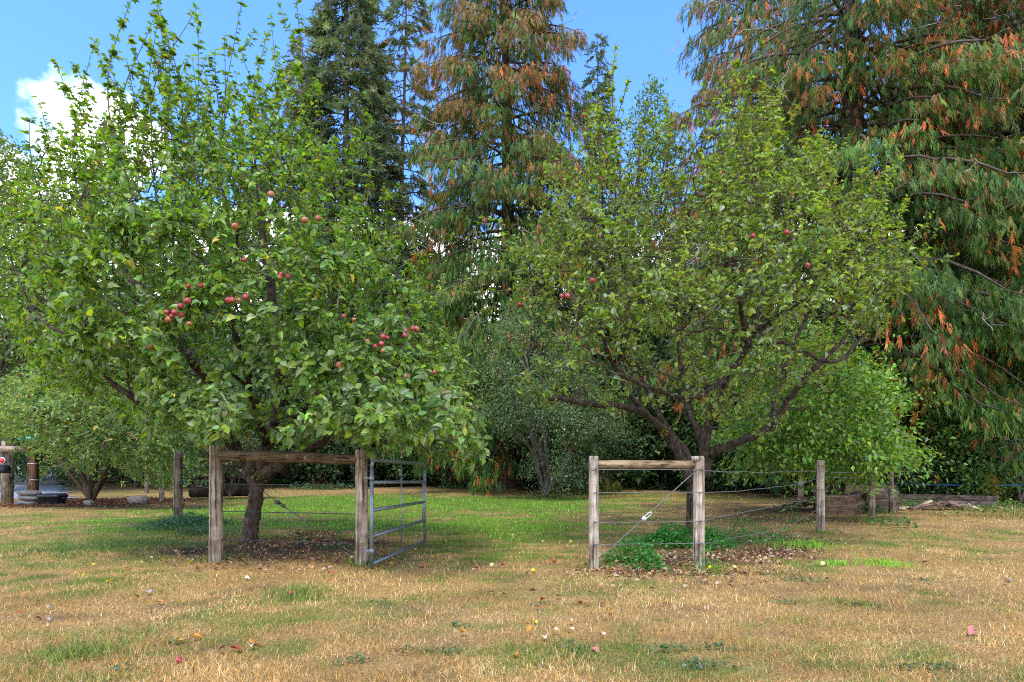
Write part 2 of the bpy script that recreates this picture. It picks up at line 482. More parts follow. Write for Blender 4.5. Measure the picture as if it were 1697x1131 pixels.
def cover_at(X, Y):
    """share of green grass and of bare soil at ground points"""
    n1, n2, n3 = fbm(X * 0.6 + 3, Y * 0.9 + 7, 4), fbm(X * 3.4 + 40, Y * 4.4 + 11, 4), fbm(X * 0.22 + 90, Y * 0.3, 2)
    g = 0.02 + 1.5 * (n1 - 0.5) + 1.9 * (n2 - 0.5) + 0.3 * (n3 - .5)
    g = g + 0.25 * smooth(8.5, 11, Y) * smooth(6, 2.5, np.abs(X + 2.5) * .8)
    for px, py, rx, ry, a in GREEN: g = g + a * gauss(X, Y, px, py, rx, ry) * (0.75 + 0.5 * n2)
    g = g - 0.15 * smooth(6, 4, Y) * (n3 > .3) - 0.30 * smooth(22, 29, Y)
    s = 0.06 + 1.7 * (fbm(X * 1.9 + 5, Y * 2.6 + 60, 4) - 0.57)
    for px, py, rx, ry, a in SOIL: s = s + a * gauss(X, Y, px, py, rx, ry) * (0.6 + 0.8 * n1)
    s = s + smooth(28, 33, Y)
    return np.clip(g, 0, 1), np.clip(s, 0, 1)


def mix(a, b, t):
    return np.asarray(a) * (1 - t[:, None]) + np.asarray(b) * t[:, None]


xs = np.unique(np.concatenate([np.linspace(-420, -40, 20), np.linspace(-40, -14, 60), np.linspace(-14, 16, 171), np.linspace(16, 40, 50), np.linspace(40, 420, 20)]))
ys = np.unique(np.concatenate([np.linspace(-60, 2.4, 18), np.linspace(2.4, 16, 125), np.linspace(16, 45, 70), np.linspace(45, 90, 25), np.linspace(90, 900, 22)]))
gx, gy = np.meshgrid(xs, ys); gx, gy = gx.ravel(), gy.ravel()
gg, gs = cover_at(gx, gy)
c = mix((0.34, 0.215, 0.08), (0.11, 0.165, 0.022), gg)
c = mix(c, (0.085, 0.052, 0.033), gs)
c *= (0.75 + 0.5 * fbm(gx * 5, gy * 7, 3))[:, None]
nx, ny = len(xs), len(ys)
i = (np.arange(ny - 1)[:, None] * nx + np.arange(nx - 1)[None]).ravel()
me = mesh_np('ground', np.stack([gx, gy, height(gx, gy)], 1), [np.stack([i, i + 1, i + nx + 1, i + nx], 1)], c, True)
M_SOIL = noise_mat('turf_soil', [(0.32, (0.38, 0.36, 0.34)), (0.68, (1.35, 1.35, 1.35))], (1, 1, 1), 48, 8, 1.0, 0.7, 'Object', True, 0.03, 0.1)
tag(link('ground', me, M_SOIL), kind='structure')

# driveway on the far left, with kerb-less asphalt following the ground
dv = np.array([[-31, 20.5], [-15.2, 20.5], [-17.9, 24], [-22.4, 30], [-28.2, 38], [-40, 52], [-60, 60], [-80, 60], [-60, 40]], float)
b = MB()
ax_, ay_ = np.meshgrid(np.linspace(-80, -13, 90), np.linspace(20, 61, 60)); ax_, ay_ = ax_.ravel(), ay_.ravel()
ii = (np.arange(59)[:, None] * 90 + np.arange(89)[None]).ravel()
q = np.stack([ii, ii + 1, ii + 91, ii + 90], 1)
ins, _ = in_poly(ax_[q].mean(1), ay_[q].mean(1), dv)
b.add(np.stack([ax_, ay_, height(ax_, ay_) + 0.025], 1), q[ins])
M_ASPH = noise_mat('old_asphalt', [(0.3, (0.19, 0.20, 0.21)), (0.7, (0.29, 0.30, 0.31))], (1, 1, 1), 5, 9, 0.95, 0.3, 'Object', False, 0.01)
tag(link('driveway', b.mesh('driveway'), M_ASPH), kind='structure')

# grass: real blades, dense near, coarser with distance
def grass_points(n, d0, d1, rng, pw):
    u = rng.random(n)
    d = (d0 ** (1 - pw) + u * (d1 ** (1 - pw) - d0 ** (1 - pw))) ** (1 / (1 - pw))
    x = (rng.random(n) * 2 - 1) * (0.90 * d + 0.5)
    return x, d


BL = np.array([[-.5, 0, 0], [.5, 0, 0], [-.36, 0.10, .55], [.36, 0.10, .55], [0, .36, 1]], float)
BLT = np.array([[0, 1, 3], [0, 3, 2], [2, 3, 4]])


BL3 = np.array([[-.5, 0, 0], [.5, 0, 0], [0, .30, 1]], float)
BL3T = np.array([[0, 1, 2]])


def blades(x, y, rng, h, w, col, lean=0.55, BT=BL, BF=BLT):
    n = len(x)
    a = rng.random(n) * 2 * np.pi
    L = np.stack([np.cos(a), np.sin(a), np.zeros(n)], 1)          # lean direction
    S = np.stack([-np.sin(a), np.cos(a), np.zeros(n)], 1)
    U = nrm(np.array([0, 0, 1.0]) + L * (np.asarray(lean) * np.abs(rng.standard_normal(n)))[:, None])
    R = np.stack([S, L, U], 1)
    T = np.stack([w, h, h], 1)
    return scatter(BT, BF, np.stack([x, y, height(x, y) - 0.004], 1), R, T, col)


rng = np.random.default_rng(21)
STRAW = [(0.57, 0.375, 0.128), (0.64, 0.47, 0.21), (0.52, 0.30, 0.075), (0.34, 0.195, 0.060), (0.72, 0.58, 0.35), (0.55, 0.315, 0.072), (0.20, 0.12, 0.045)]
GREENS = [(0.13, 0.195, 0.030), (0.095, 0.165, 0.025), (0.18, 0.24, 0.04), (0.24, 0.27, 0.055)]
VIVID = [(0.18, 0.44, 0.022), (0.25, 0.48, 0.03), (0.15, 0.38, 0.022)]
x, y = grass_points(430000, 3.15, 31, rng, 1.55)
keep = (y < 31) & ~((x < -11.0) & (y > 18.2)) & ~((x > 9.5) & (y > 19))
x, y = x[keep], y[keep]
g, s = cover_at(x, y)
keep = rng.random(len(x)) > s * 0.93
x, y, g, s = x[keep], y[keep], g[keep], s[keep]
n = len(x)
isg = rng.random(n) < np.clip(g * 1.15 - 0.03, 0.02, 1)
viv = isg & (rng.random(n) < smooth(9.5, 13, y) * smooth(.55, .9, g))
col = pick(STRAW, n, rng, [3, 1.8, 2.4, 1.8, .7, 1.6, 1.2], 0.22)
patch = fbm(x * 1.1 + 70, y * 1.6, 3)
col *= (0.55 + 0.95 * patch)[:, None] * (1 + np.outer(patch - 0.5, (0.0, 0.15, 0.55)))
col[isg] = pick(GREENS, int(isg.sum()), rng); col[viv] = pick(VIVID, int(viv.sum()), rng)
h = (0.016 + 0.036 * rng.random(n) ** 1.5) * (1 + 0.35 * isg) * (0.35 + 1.4 * fbm(x * 2.6, y * 2.6 + 30, 3)) * (1 + np.clip(y - 6, 0, 20) * .012)
w = (0.0024 + 0.0022 * rng.random(n)) * np.maximum(1, y / 4.5) ** 0.95
flat = rng.random(n) < .68
lean_ = np.where(flat, 3.4, .9) * np.where(viv, .5, 1)
V, F, C = [], [], []
o_ = 0
for sl, T_, TF_ in (((y < 8.5) & ~flat, BL, BLT), ((y >= 8.5) | flat, BL3, BL3T)):       # simpler blades in the thatch and beyond the gateway
    v_, f_, c_ = blades(x[sl], y[sl], rng, h[sl], w[sl], col[sl], lean_[sl], T_, TF_)
    V.append(v_); F.append(f_ + o_); C.append(c_); o_ += len(v_)
V, F, C = np.vstack(V), np.vstack(F), np.vstack(C)
tag(link('grass', mesh_np('grass', V, F, C), M_GRASS), 'mown lawn grass, straw-dry in front and green inside the fence', 'grass', kind='stuff')

# taller green tufts in the dry grass and along fence and beds
x, y, cc, hh = [], [], [], []
TUFT = [(495, 985, .26, 500, .10, 0), (130, 1085, .30, 500, .10, 0), (235, 1050, .3, 250, .07, 0), (1465, 935, .30, 420, .07, 2), (1385, 935, .2, 200, .07, 2), (1540, 985, .14, 120, .05, 0), (1330, 905, .5, 500, .10, 2), (1400, 996, .12, 110, .05, 0),
        (1440, 1005, .14, 120, .05, 0), (1500, 885, .8, 500, .06, 0), (1620, 930, .4, 220, .06, 0), (300, 868, .55, 700, .16, 1), (330, 885, .4, 400, .14, 1), (590, 935, .12, 100, .14, 0), (350, 932, .10, 80, .14, 0), (985, 940, .10, 60, .10, 0), (700, 1000, .3, 90, .05, 0), (960, 1080, .2, 80, .05, 1),
        (1110, 1108, .3, 140, .05, 1), (200, 905, .9, 700, .08, 1), (100, 915, .6, 500, .08, 1), (830, 885, .7, 400, .05, 2), (1230, 1075, .2, 80, .04, 0), (280, 960, .4, 160, .06, 0), (420, 1000, .4, 140, .06, 0), (60, 1000, .3, 120, .06, 0), (1180, 940, .2, 100, .06, 2), (1640, 1000, .3, 100, .05, 0), (605, 938, .16, 160, .12, 0), (368, 930, .14, 120, .11, 0), (975, 941, .14, 90, .08, 0), (1150, 937, .14, 80, .08, 0), (1168, 938, .12, 80, .08, 0), (1360, 884, .2, 140, .10, 0), (1445, 865, .2, 140, .12, 0), (296, 864, .25, 200, .14, 0)]
for px, py, r, m, ht, k in TUFT:
    p = G(px, py)
    x.append(p[0] + rng.standard_normal(m) * r * .6); y.append(p[1] + rng.standard_normal(m) * r * .6)
    cc.append(pick([GREENS, [(0.05, .12, .03), (.08, .15, .04)], VIVID][k], m, rng)); hh.append(ht * (.5 + .7 * rng.random(m)))
x, y, cc, hh = np.concatenate(x), np.concatenate(y), np.vstack(cc), np.concatenate(hh)
V, F, C = blades(x, y, rng, hh, 0.006 * (0.7 + .6 * rng.random(len(x))) * np.maximum(1, y / 7), cc, 0.75)
tag(link('grass_tufts', mesh_np('grass_tufts', V, F, C), M_GRASS), 'longer green grass tufts scattered through the dry lawn', 'grass', kind='stuff')


def litter(name, spots, pal, rng, size, label, z=0.012, mat=None, wts=None):
    pos, col = [], []
    for px, py, rx, ry, m in spots:
        p = G(px, py)
        xx, yy = p[0] + rng.standard_normal(m) * rx * .6, p[1] + rng.standard_normal(m) * ry * .6
        pos.append(np.stack([xx, yy, height(xx, yy) + z + 0.02 * rng.random(m)], 1)); col.append(pick(pal, m, rng, wts))
    pos, col = np.vstack(pos), np.vstack(col); m = len(pos)
    a = nrm(np.stack([rng.standard_normal(m), rng.standard_normal(m), 0.35 * rng.standard_normal(m)], 1))
    R = frames(a, np.array([0, 0, 1.0]) + 0.45 * rng.standard_normal((m, 3)))
    T = LEAF4.copy(); T[:, 2] *= 2.2
    V, F, C = scatter(T, LEAF4T, pos, R, size * (0.6 + 0.8 * rng.random(m)), col)
    return tag(link(name, mesh_np(name, V, F, C, True), mat or M_DRY), label, 'leaf litter', kind='stuff')


BROWN = [(0.16, 0.075, 0.035), (0.26, 0.13, 0.06), (0.10, 0.05, 0.03), (0.36, 0.22, 0.12), (0.42, 0.30, 0.19), (0.20, 0.08, 0.04)]
litter('leaf_litter', [(500, 900, .8, .7, 700), (520, 885, .4, .3, 400), (560, 925, .9, .5, 260), (400, 930, 1.1, .4, 200), (330, 918, 1.0, .5, 150), (450, 945, 1.5, .3, 90)], BROWN, rng, 0.052, 'dark brown fallen leaves piled around the left apple trunk')
litter('leaf_litter', [(1080, 930, .6, .5, 420), (1200, 925, .8, .45, 480), (1270, 912, .7, .7, 380), (1020, 945, .5, .35, 160), (1180, 950, .8, .3, 180), (1310, 895, .8, .6, 240), (1060, 950, .8, .3, 180), (1150, 965, 1.2, .25, 60)], BROWN, rng, 0.055, 'tan and brown fallen leaves along the right wire fence', wts=[1, 2, 1, 2, 2.5, 1])
litter('bark_mulch', [(150, 836, 2.2, .7, 1300), (220, 830, 2.2, 1.2, 1200), (60, 840, 1.5, .4, 500), (530, 806, 1.0, .8, 500)], [(0.17, 0.065, 0.035), (0.11, 0.05, 0.03), (0.22, 0.10, 0.06)], rng, 0.08, 'reddish brown bark mulch under the rhododendron')

# ------------------------------------------------------------------ apple trees
def apple_mesh():
    n, k = 9, 12
    t = np.linspace(0, np.pi, n)
    r = np.sin(t) * (1 - 0.10 * np.cos(t)); z = np.cos(t) * 0.92
    z = z - 0.28 * np.exp(-(r / 0.33) ** 2) * (np.cos(t) > 0) + 0.18 * np.exp(-(r / 0.28) ** 2) * (np.cos(t) < 0)
    a = np.arange(k) / k * 2 * np.pi
    V = np.stack([np.outer(r, np.cos(a)), np.outer(r, np.sin(a)), np.outer(z, np.ones(k))], -1).reshape(-1, 3)
    i = (np.arange(n - 1)[:, None] * k); j = np.arange(k)[None]; j2 = (j + 1) % k
    Q = np.stack([i + j, i + k + j, i + k + j2, i + j2], -1).reshape(-1, 4)
    b = MB(); b.add(V, Q); b.tube([(0, 0, .62), (0.05, 0, .95), (.12, 0, 1.3)], [.06, .05, .07], 5)
    return b.mesh('apple', True)


APPLE = apple_mesh()


def apple_skin(name, red, yel, lo, hi):
    m, nt, b = new_mat(name)
    n, l = nt.nodes, nt.links
    tc = n.new('ShaderNodeTexCoord'); nz = n.new('ShaderNodeTexNoise'); nz.inputs['Scale'].default_value = 1.4; nz.inputs['Detail'].default_value = 5
    mp = n.new('ShaderNodeMapping'); mp.inputs['Scale'].default_value = (1, 1, .45)
    l.new(tc.outputs['Object'], mp.inputs['Vector']); l.new(mp.outputs[0], nz.inputs['Vector'])
    l.new(ramp(nt, nz.outputs['Fac'], [(lo, yel), (hi, red)]), b.inputs['Base Color'])
    b.inputs['Roughness'].default_value = 0.38; b.inputs['Specular IOR Level'].default_value = 0.45
    return m


M_RED = apple_skin('apple_red', (0.30, 0.025, 0.040), (0.36, 0.12, 0.06), 0.34, 0.50)
M_BLUSH = apple_skin('apple_blush', (0.30, 0.07, 0.04), (0.30, 0.17, 0.05), 0.36, 0.58)
M_YEL = apple_skin('apple_yellow', (0.62, 0.45, 0.16), (0.60, 0.58, 0.22), 0.38, 0.62)
APPLES = {}
for k, m in (('red', M_RED), ('blush', M_BLUSH), ('yellow', M_YEL)):
    APPLES[k] = APPLE.copy(); APPLES[k].materials.append(m)


def foliage(root, name, pos, R, s, col, mat, T=LEAF8, TF=LEAF8T, single=0, smooth=True):
    """crown part; the `single` leaves that show largest become leaf objects of their own under it"""
    jr = np.random.default_rng(2); s = s[:, None] * np.stack([.72 + .5 * jr.random(len(s)), np.ones(len(s)), -.5 + 4.0 * jr.random(len(s))], 1)   # width and curl differ leaf by leaf
    sel = np.zeros(len(pos), bool)
    if single:
        seen = s[:, 1] / pos[:, 1] + 0.003 * (np.random.default_rng(1).random(len(pos)))
        sel[np.argsort(-seen)[:single]] = True
    near = ~sel & (pos[:, 1] < np.quantile(pos[:, 1], .18)); far = ~sel & ~near
    V, F, C = scatter(T, TF, pos[near], R[near], s[near], col[near])
    V2, F2, C2 = scatter(LEAF4, LEAF4T, pos[far], R[far], s[far], col[far])
    V, F, C = np.vstack([V, V2]), np.vstack([F, F2 + len(V)]), np.vstack([C, C2])
    crown = part(name, mesh_np(name, V, F, C, smooth), mat, root, 'stuff')
    if single:
        qn = np.clip((col[sel] ** 0.5 * 9).round().astype(int), 0, 99)
        cache = {}
        off = Vector(crown.location) + Vector(root.location)
        from mathutils import Matrix
        for p, r, sz, cc, key in zip(pos[sel], R[sel], s[sel], col[sel], map(tuple, qn)):
            if key not in cache:
                cache[key] = mesh_np('leaf', T, TF, np.repeat(cc[None], len(T), 0), smooth); cache[key].materials.append(mat)
            o = link('leaf', cache[key], None, crown)
            M = Matrix([(*(r[:, 0] * sz), 0), (*(r[:, 1] * sz), 0), (*(r[:, 2] * sz), 0), (0, 0, 0, 1)])
            M = Matrix.Translation(Vector(p) - off) @ M
            o.matrix_local = M
    return crown


def hang_apples(root, spots, rng, poly, d0, Rd, edge):
    for px, py, d, kind, r in spots:                                # at the crown's front face
        sd = min(1.0, in_poly(np.array([float(px)]), np.array([float(py)]), poly)[1][0] / edge)
        d = d0 - Rd * math.sqrt(sd * (2 - sd)) + .10 * rng.random(); r = r * (.68 + .3 * rng.random()) * d / 6.8
        o = link('apple', APPLES[kind], None, root)
        o.location = Vector(P(px, py, d)) - root.location
        o.scale = (r, r, r); o.rotation_euler = (rng.normal() * .35, rng.normal() * .35, rng.random() * 6)


def apple_tree(label, base, trunk, limbs, poly, d0, Rd, shoots, rng, n2, n3, n4, per, size, pal, wts, single, cl_edge, dens, thin_dens, moss, droop, lt, n_up, up_lean, out_w, low_big, dsh):
    root = thing('apple_tree', base, label, 'apple tree', 'apple trees in the orchard')
    T = Tree(rng)
    tp = px_path(trunk[0]); T.add_path(tp, trunk[1], trunk[2], 0)
    b = MB(); rr = np.linspace(trunk[1], trunk[2], len(tp)); rr[0] *= 1.35; rr[1] *= 1.12
    b.tube(tp, rr, 14, (1, 1, 1), True, 0.07, rng)
    part('trunk', b.mesh('trunk', True), M_BARK, root)
    for rows, r0, r1 in limbs:
        pts = px_path(rows)
        pts[1:-1] += rng.standard_normal((len(pts) - 2, 3)) * 0.018
        T.add_path(pts, r0, r1, 1)
        b = MB(); b.tube(pts, np.linspace(r0, r1, len(pts)), 10, (1, 1, 1), True, 0.07, rng)
        part('branch', b.mesh('branch', True), M_BARK, root)
    # mossy upper sides of the limbs
    for px, py, d, r in moss:
        m = 60; pp = P(px, py, d) + rng.standard_normal((m, 3)) * r
        V, F, C = scatter(LEAF2, LEAF2T, pp, frames(nrm(rng.standard_normal((m, 3))), np.array([0, 0, 1.]) + rng.standard_normal((m, 3))), np.full(m, .045), pick([(0.12, 0.11, 0.02), (0.16, 0.14, 0.03)], m, rng))
        part('moss', mesh_np('moss', V, F, C), M_LEAF, root, 'stuff')
    bpaths = T.reach(crown_points(poly, d0, Rd * .8, n2, rng, 0.0, cl_edge, None, dsh), 2, 0.022, 0.014, 9, 0.10, 0.04)
    bpaths += T.reach(crown_points(poly, d0, Rd * .95, n3, rng, 0.3, cl_edge, dens, dsh), 3, 0.014, 0.008, 6, 0.10, 0.03, maxlen=2.0)
    tw = T.reach(crown_points(poly, d0, Rd, n4, rng, 0.6, cl_edge, dens, dsh), 4, 0.010, 0.0045, 5, 0.09, 0.0, maxlen=0.9, refresh=100000)
    sh = []
    for q in crown_points(poly, d0, Rd, n_up, rng, 1.0, cl_edge, lambda x, y: np.clip((640 - y) / 420, 0.05, 1)):   # short upright shoots all over the crown
        l = 0.35 + 0.75 * rng.random(); dr = nrm(np.array([0, 0, 1.0]) + rng.standard_normal(3) * up_lean)
        sh.append((bezier(q, q + dr * l * .5 + rng.standard_normal(3) * .05, q + dr * l, 6), .008, .003))
    for px, py, d, base_py, spread in shoots:                       # upright water shoots
        p0 = P(px + spread, base_py, d0 + (d - d0) * .6); p1 = P(px, py, d)
        t = np.linspace(0, 1, 9)[:, None]
        pts = p0 + (p1 - p0) * t; pts += (rng.standard_normal(3) * [.12, .12, 0]) * np.sin(t * np.pi)
        pts += np.outer(np.sin(t[:, 0] * np.pi * 1.3), rng.standard_normal(3) * [.14, .14, 0])
        sh.append((pts, 0.010 + .010 * rng.random(), 0.004))
        for _ in range(rng.integers(1, 5)):                         # side shoots that bend upwards
            j = rng.integers(2, 7); l = .18 + .45 * rng.random(); sdv = nrm(rng.standard_normal(3) * [1, 1, .2])
            sh.append((bezier(pts[j], pts[j] + sdv * l * .45 + np.array([0, 0, l * .2]), pts[j] + sdv * l * .6 + np.array([0, 0, l * .85]), 5), .006, .003))
    part('branches', tubes_mesh('branches', bpaths, 6, lt[0], 0.05, rng), M_TWIG, root, 'stuff')
    part('twigs', tubes_mesh('twigs', tw + sh, 3, lt[1]), M_TWIG, root, 'stuff')
    A = twig_leaves(tw, per, rng, size, 0.34, droop)
    B = twig_leaves(sh, per * 1.3, rng, size * 1.0, 0.25, droop * .6, 0.05, spread=1.1)
    D = twig_leaves([p for p in bpaths[n2 // 2:]], per * thin_dens, rng, size, .2, droop, .3)
    pos, ax, up, s = [np.concatenate([A[k], B[k], D[k]]) for k in range(4)]
    ctr = P(np.mean([p[0] for p in poly]), np.mean([p[1] for p in poly]), d0)
    outw = nrm(pos - ctr - np.array([0, 0, -1.0]))
    up = up + outw * out_w
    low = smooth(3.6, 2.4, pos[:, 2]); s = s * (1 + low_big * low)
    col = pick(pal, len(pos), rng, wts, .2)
    sheen = (rng.random(len(pos)) < .45 * low) & (low_big > 0); col[sheen] = pick([(0.17, 0.26, 0.07), (0.22, 0.30, 0.10), (0.13, 0.225, 0.04)], int(sheen.sum()), rng)   # pale waxy sheen painted into the colour of some low leaves
    clump = 0.80 + 0.45 * rng.random(len(tw) + len(sh) + len(bpaths))
    idx = np.concatenate([A[4], B[4] + len(tw), D[4] + len(tw) + len(sh)])
    col = col * clump[idx][:, None]
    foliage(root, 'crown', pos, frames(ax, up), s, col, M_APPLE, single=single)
    return root


rng = np.random.default_rng(3)
POLY_L = [(70, 640), (30, 570), (-20, 470), (-30, 360), (30, 290), (90, 235), (170, 200), (270, 190), (380, 175), (470, 185), (545, 240), (590, 330), (655, 380), (690, 450), (752, 545), (795, 640), (828, 755), (770, 785), (715, 752), (650, 762),
          (600, 755), (540, 725), (480, 752), (430, 695), (380, 738), (335, 750), (300, 705), (245, 730), (190, 675), (140, 660)]
rsh = np.random.default_rng(8)
SH_L = [(215, -30, 9.4, 330, 10), (255, -25, 9.0, 300, 10), (285, -10, 9.6, 320, -5), (300, 15, 9.2, 320, 10), (330, 30, 9.9, 300, -10), (175, 75, 9.3, 330, 30), (140, 70, 9.8, 360, 40), (92, 85, 9.6, 380, 60), (75, 170, 9.2, 400, 50), (120, 120, 10.2, 380, 30),
        (395, 5, 9.3, 330, -25), (370, 70, 8.9, 330, -10), (420, 75, 9.6, 360, -30), (350, 110, 9.0, 330, 0), (480, -20, 9.3, 340, -25), (455, 25, 9.6, 360, -20), (505, 60, 9.2, 380, -45), (470, 110, 9.0, 350, -20), (235, 60, 8.8, 320, 10), (270, 60, 8.7, 320, 10), (205, 110, 8.9, 330, 20),
        (620, 175, 9.5, 440, -50), (560, 240, 9.3, 420, -40), (530, 140, 9.7, 400, -50), (330, 150, 8.6, 330, 0), (410, 150, 8.8, 340, 0), (120, 200, 8.9, 400, 30), (60, 245, 9.3, 420, 40), (160, 230, 8.7, 400, 20), (590, 300, 9.0, 470, -50), (650, 330, 9.2, 500, -50), (300, 90, 10.2, 330, 0), (440, 60, 10.3, 340, 0), (225, 20, 10.2, 330, 10), (250, -40, 9.9, 330, 10),
        (20, 300, 9.4, 460, 50), (-10, 350, 9.2, 480, 40), (690, 420, 9.0, 560, -40)]
SH_L += [(px + rsh.normal() * 22, py + abs(rsh.normal()) * 75 + 20, d + rsh.normal() * .7, by, sp) for (px, py, d, by, sp) in SH_L[:34]]
LP = [(0.11, 0.209, 0.018), (0.143, 0.253, 0.02), (0.072, 0.16, 0.02), (0.204, 0.314, 0.024), (0.149, 0.237, 0.072), (0.495, 0.396, 0.033), (0.253, 0.308, 0.033), (0.176, 0.132, 0.033)]
B_L = G(415, 897)
limbs_L = [([(424, 800, 9.75), (408, 770, 9.7), (385, 735, 9.5), (362, 680, 9.2), (330, 610, 8.8), (260, 520, 8.6)], .115, .045),
           ([(430, 795, 9.75), (440, 745, 9.8), (456, 685, 9.8), (468, 600, 9.7), (450, 480, 9.5), (430, 340, 9.4)], .125, .05),
           ([(434, 792, 9.75), (470, 765, 9.6), (525, 735, 9.3), (590, 690, 9.0), (660, 610, 8.7), (700, 560, 8.7)], .105, .04),
           ([(395, 750, 9.6), (330, 700, 9.0), (270, 690, 8.3), (190, 640, 7.9), (120, 560, 7.8)], .065, .03),
           ([(456, 685, 9.8), (500, 600, 10.3), (560, 480, 10.6), (600, 400, 10.4)], .075, .035),
           ([(362, 680, 9.2), (300, 560, 10), (200, 440, 10.4), (140, 350, 10.2)], .07, .035),
           ([(450, 700, 9.8), (500, 680, 8.6), (540, 640, 7.8), (580, 560, 7.5)], .06, .03),
           ([(440, 740, 9.8), (420, 660, 8.6), (390, 560, 7.8), (350, 440, 7.9)], .06, .03)]
dens_L = lambda x, y: np.where(fbm(x / 62 + 3, y / 62, 2) > .44, 1, .22) * np.where((y > 655) & (x > 330) & (x < 600), 0.55, 1.0) * np.where(y < 340, 0.22, 1.0) * np.where(y > 660, 1.0, .8)
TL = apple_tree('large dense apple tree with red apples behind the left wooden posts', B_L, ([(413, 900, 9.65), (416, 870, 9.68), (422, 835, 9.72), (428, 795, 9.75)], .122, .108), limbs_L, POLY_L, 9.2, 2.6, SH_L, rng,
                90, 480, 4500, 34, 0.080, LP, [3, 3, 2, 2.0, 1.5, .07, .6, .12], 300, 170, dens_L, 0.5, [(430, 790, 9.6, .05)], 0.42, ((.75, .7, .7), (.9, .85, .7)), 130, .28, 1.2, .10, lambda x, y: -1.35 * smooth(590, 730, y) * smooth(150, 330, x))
hang_apples(TL, [(299, 507, 6.75, 'red', .043), (289, 518, 6.7, 'red', .041), (285, 524, 6.68, 'red', .043), (301, 522, 6.72, 'red', .036), (276, 518, 6.75, 'red', .040), (279, 530, 6.7, 'blush', .045), (314, 537, 6.7, 'blush', .045), (311, 499, 6.8, 'red', .045), (247, 502, 7.0, 'red', .036),
                 (312, 474, 7.1, 'red', .036), (333, 473, 7.0, 'red', .04), (407, 492, 7.0, 'red', .045), (396, 498, 7.0, 'blush', .04), (385, 497, 7.05, 'red', .04), (378, 498, 7.1, 'red', .036), (466, 455, 7.2, 'red', .04), (478, 458, 7.2, 'red', .04), (464, 460, 7.2, 'blush', .036), (405, 431, 7.4, 'red', .036),
                 (632, 570, 7.4, 'red', .05), (635, 558, 7.4, 'red', .038), (642, 560, 7.4, 'red', .034), (609, 566, 7.4, 'blush', .042), (671, 556, 7.3, 'red', .04), (672, 549, 7.3, 'red', .036), (690, 546, 7.3, 'blush', .042), (684, 545, 7.3, 'red', .036), (622, 574, 7.4, 'red', .036), (634, 582, 7.4, 'blush', .034),
                 (562, 605, 7.3, 'blush', .045), (624, 636, 7.3, 'blush', .04), (638, 646, 7.3, 'blush', .036), (250, 573, 6.9, 'blush', .05), (672, 624, 7.3, 'blush', .036), (721, 664, 7.5, 'blush', .04), (720, 617, 7.5, 'red', .034), (570, 524, 7.4, 'red', .034), (586, 530, 7.4, 'blush', .03), (449, 322, 7.6, 'blush', .05), (505, 365, 7.6, 'blush', .05), (527, 362, 7.6, 'blush', .04), (390, 375, 7.6, 'blush', .05)], rng, POLY_L, 9.2, 2.6, 170)

POLY_R = [(905, 690), (850, 640), (845, 560), (855, 470), (830, 420), (900, 380), (945, 290), (985, 240), (1030, 260), (1070, 330), (1135, 320), (1185, 260), (1235, 165), (1285, 170), (1310, 270), (1365, 250), (1400, 320), (1470, 330), (1450, 400), (1510, 430), (1490, 520), (1450, 580), (1400, 620), (1340, 690), (1270, 725), (1180, 720), (1120, 660), (1040, 700), (960, 690)]
SH_R = [(1020, 65, 9.6, 330, 15), (1035, 130, 9.9, 330, 10), (1000, 180, 9.4, 330, 10), (1262, 65, 9.6, 320, -10), (1240, 130, 9.4, 320, 0), (1275, 140, 9.9, 320, -10), (1215, 150, 9.8, 330, 10), (1185, 130, 10, 330, 10), (1075, 140, 9.8, 330, 0), (1105, 150, 9.6, 340, -10), (1090, 200, 9.2, 340, 0), (1130, 190, 9.6, 340, 0), (1160, 210, 9.2, 340, 0),
        (1375, 200, 9.6, 350, -20), (1395, 230, 9.4, 360, -20), (1345, 215, 9.9, 340, -10), (1480, 265, 9.7, 400, -90), (1440, 260, 9.4, 390, -50), (1530, 390, 9.6, 470, -110), (1545, 430, 9.4, 490, -130), (1500, 330, 9.6, 430, -80), (960, 250, 9.5, 380, 15), (930, 200, 9.7, 400, 30), (900, 300, 9.5, 420, 30), (1310, 180, 9.2, 330, 0),
        (1250, 230, 8.8, 340, 0), (1050, 240, 8.9, 350, 0), (1180, 250, 8.7, 360, 0), (795, 455, 9.0, 450, 150), (690, 500, 9.2, 475, 250), (700, 380, 9.4, 430, 230), (760, 520, 9.2, 500, 180), (1515, 470, 9.3, 520, -110)]
rsh = np.random.default_rng(9)
SH_R += [(px + rsh.normal() * 25, py + abs(rsh.normal()) * 60 + 30, d + rsh.normal() * .6, by, sp) for (px, py, d, by, sp) in SH_R[:27]]
RP = [(0.178, 0.263, 0.03), (0.134, 0.214, 0.027), (0.248, 0.32, 0.04), (0.228, 0.292, 0.163), (0.099, 0.17, 0.027), (0.447, 0.32, 0.04), (0.219, 0.214, 0.061)]
B_R = G(1152, 885)
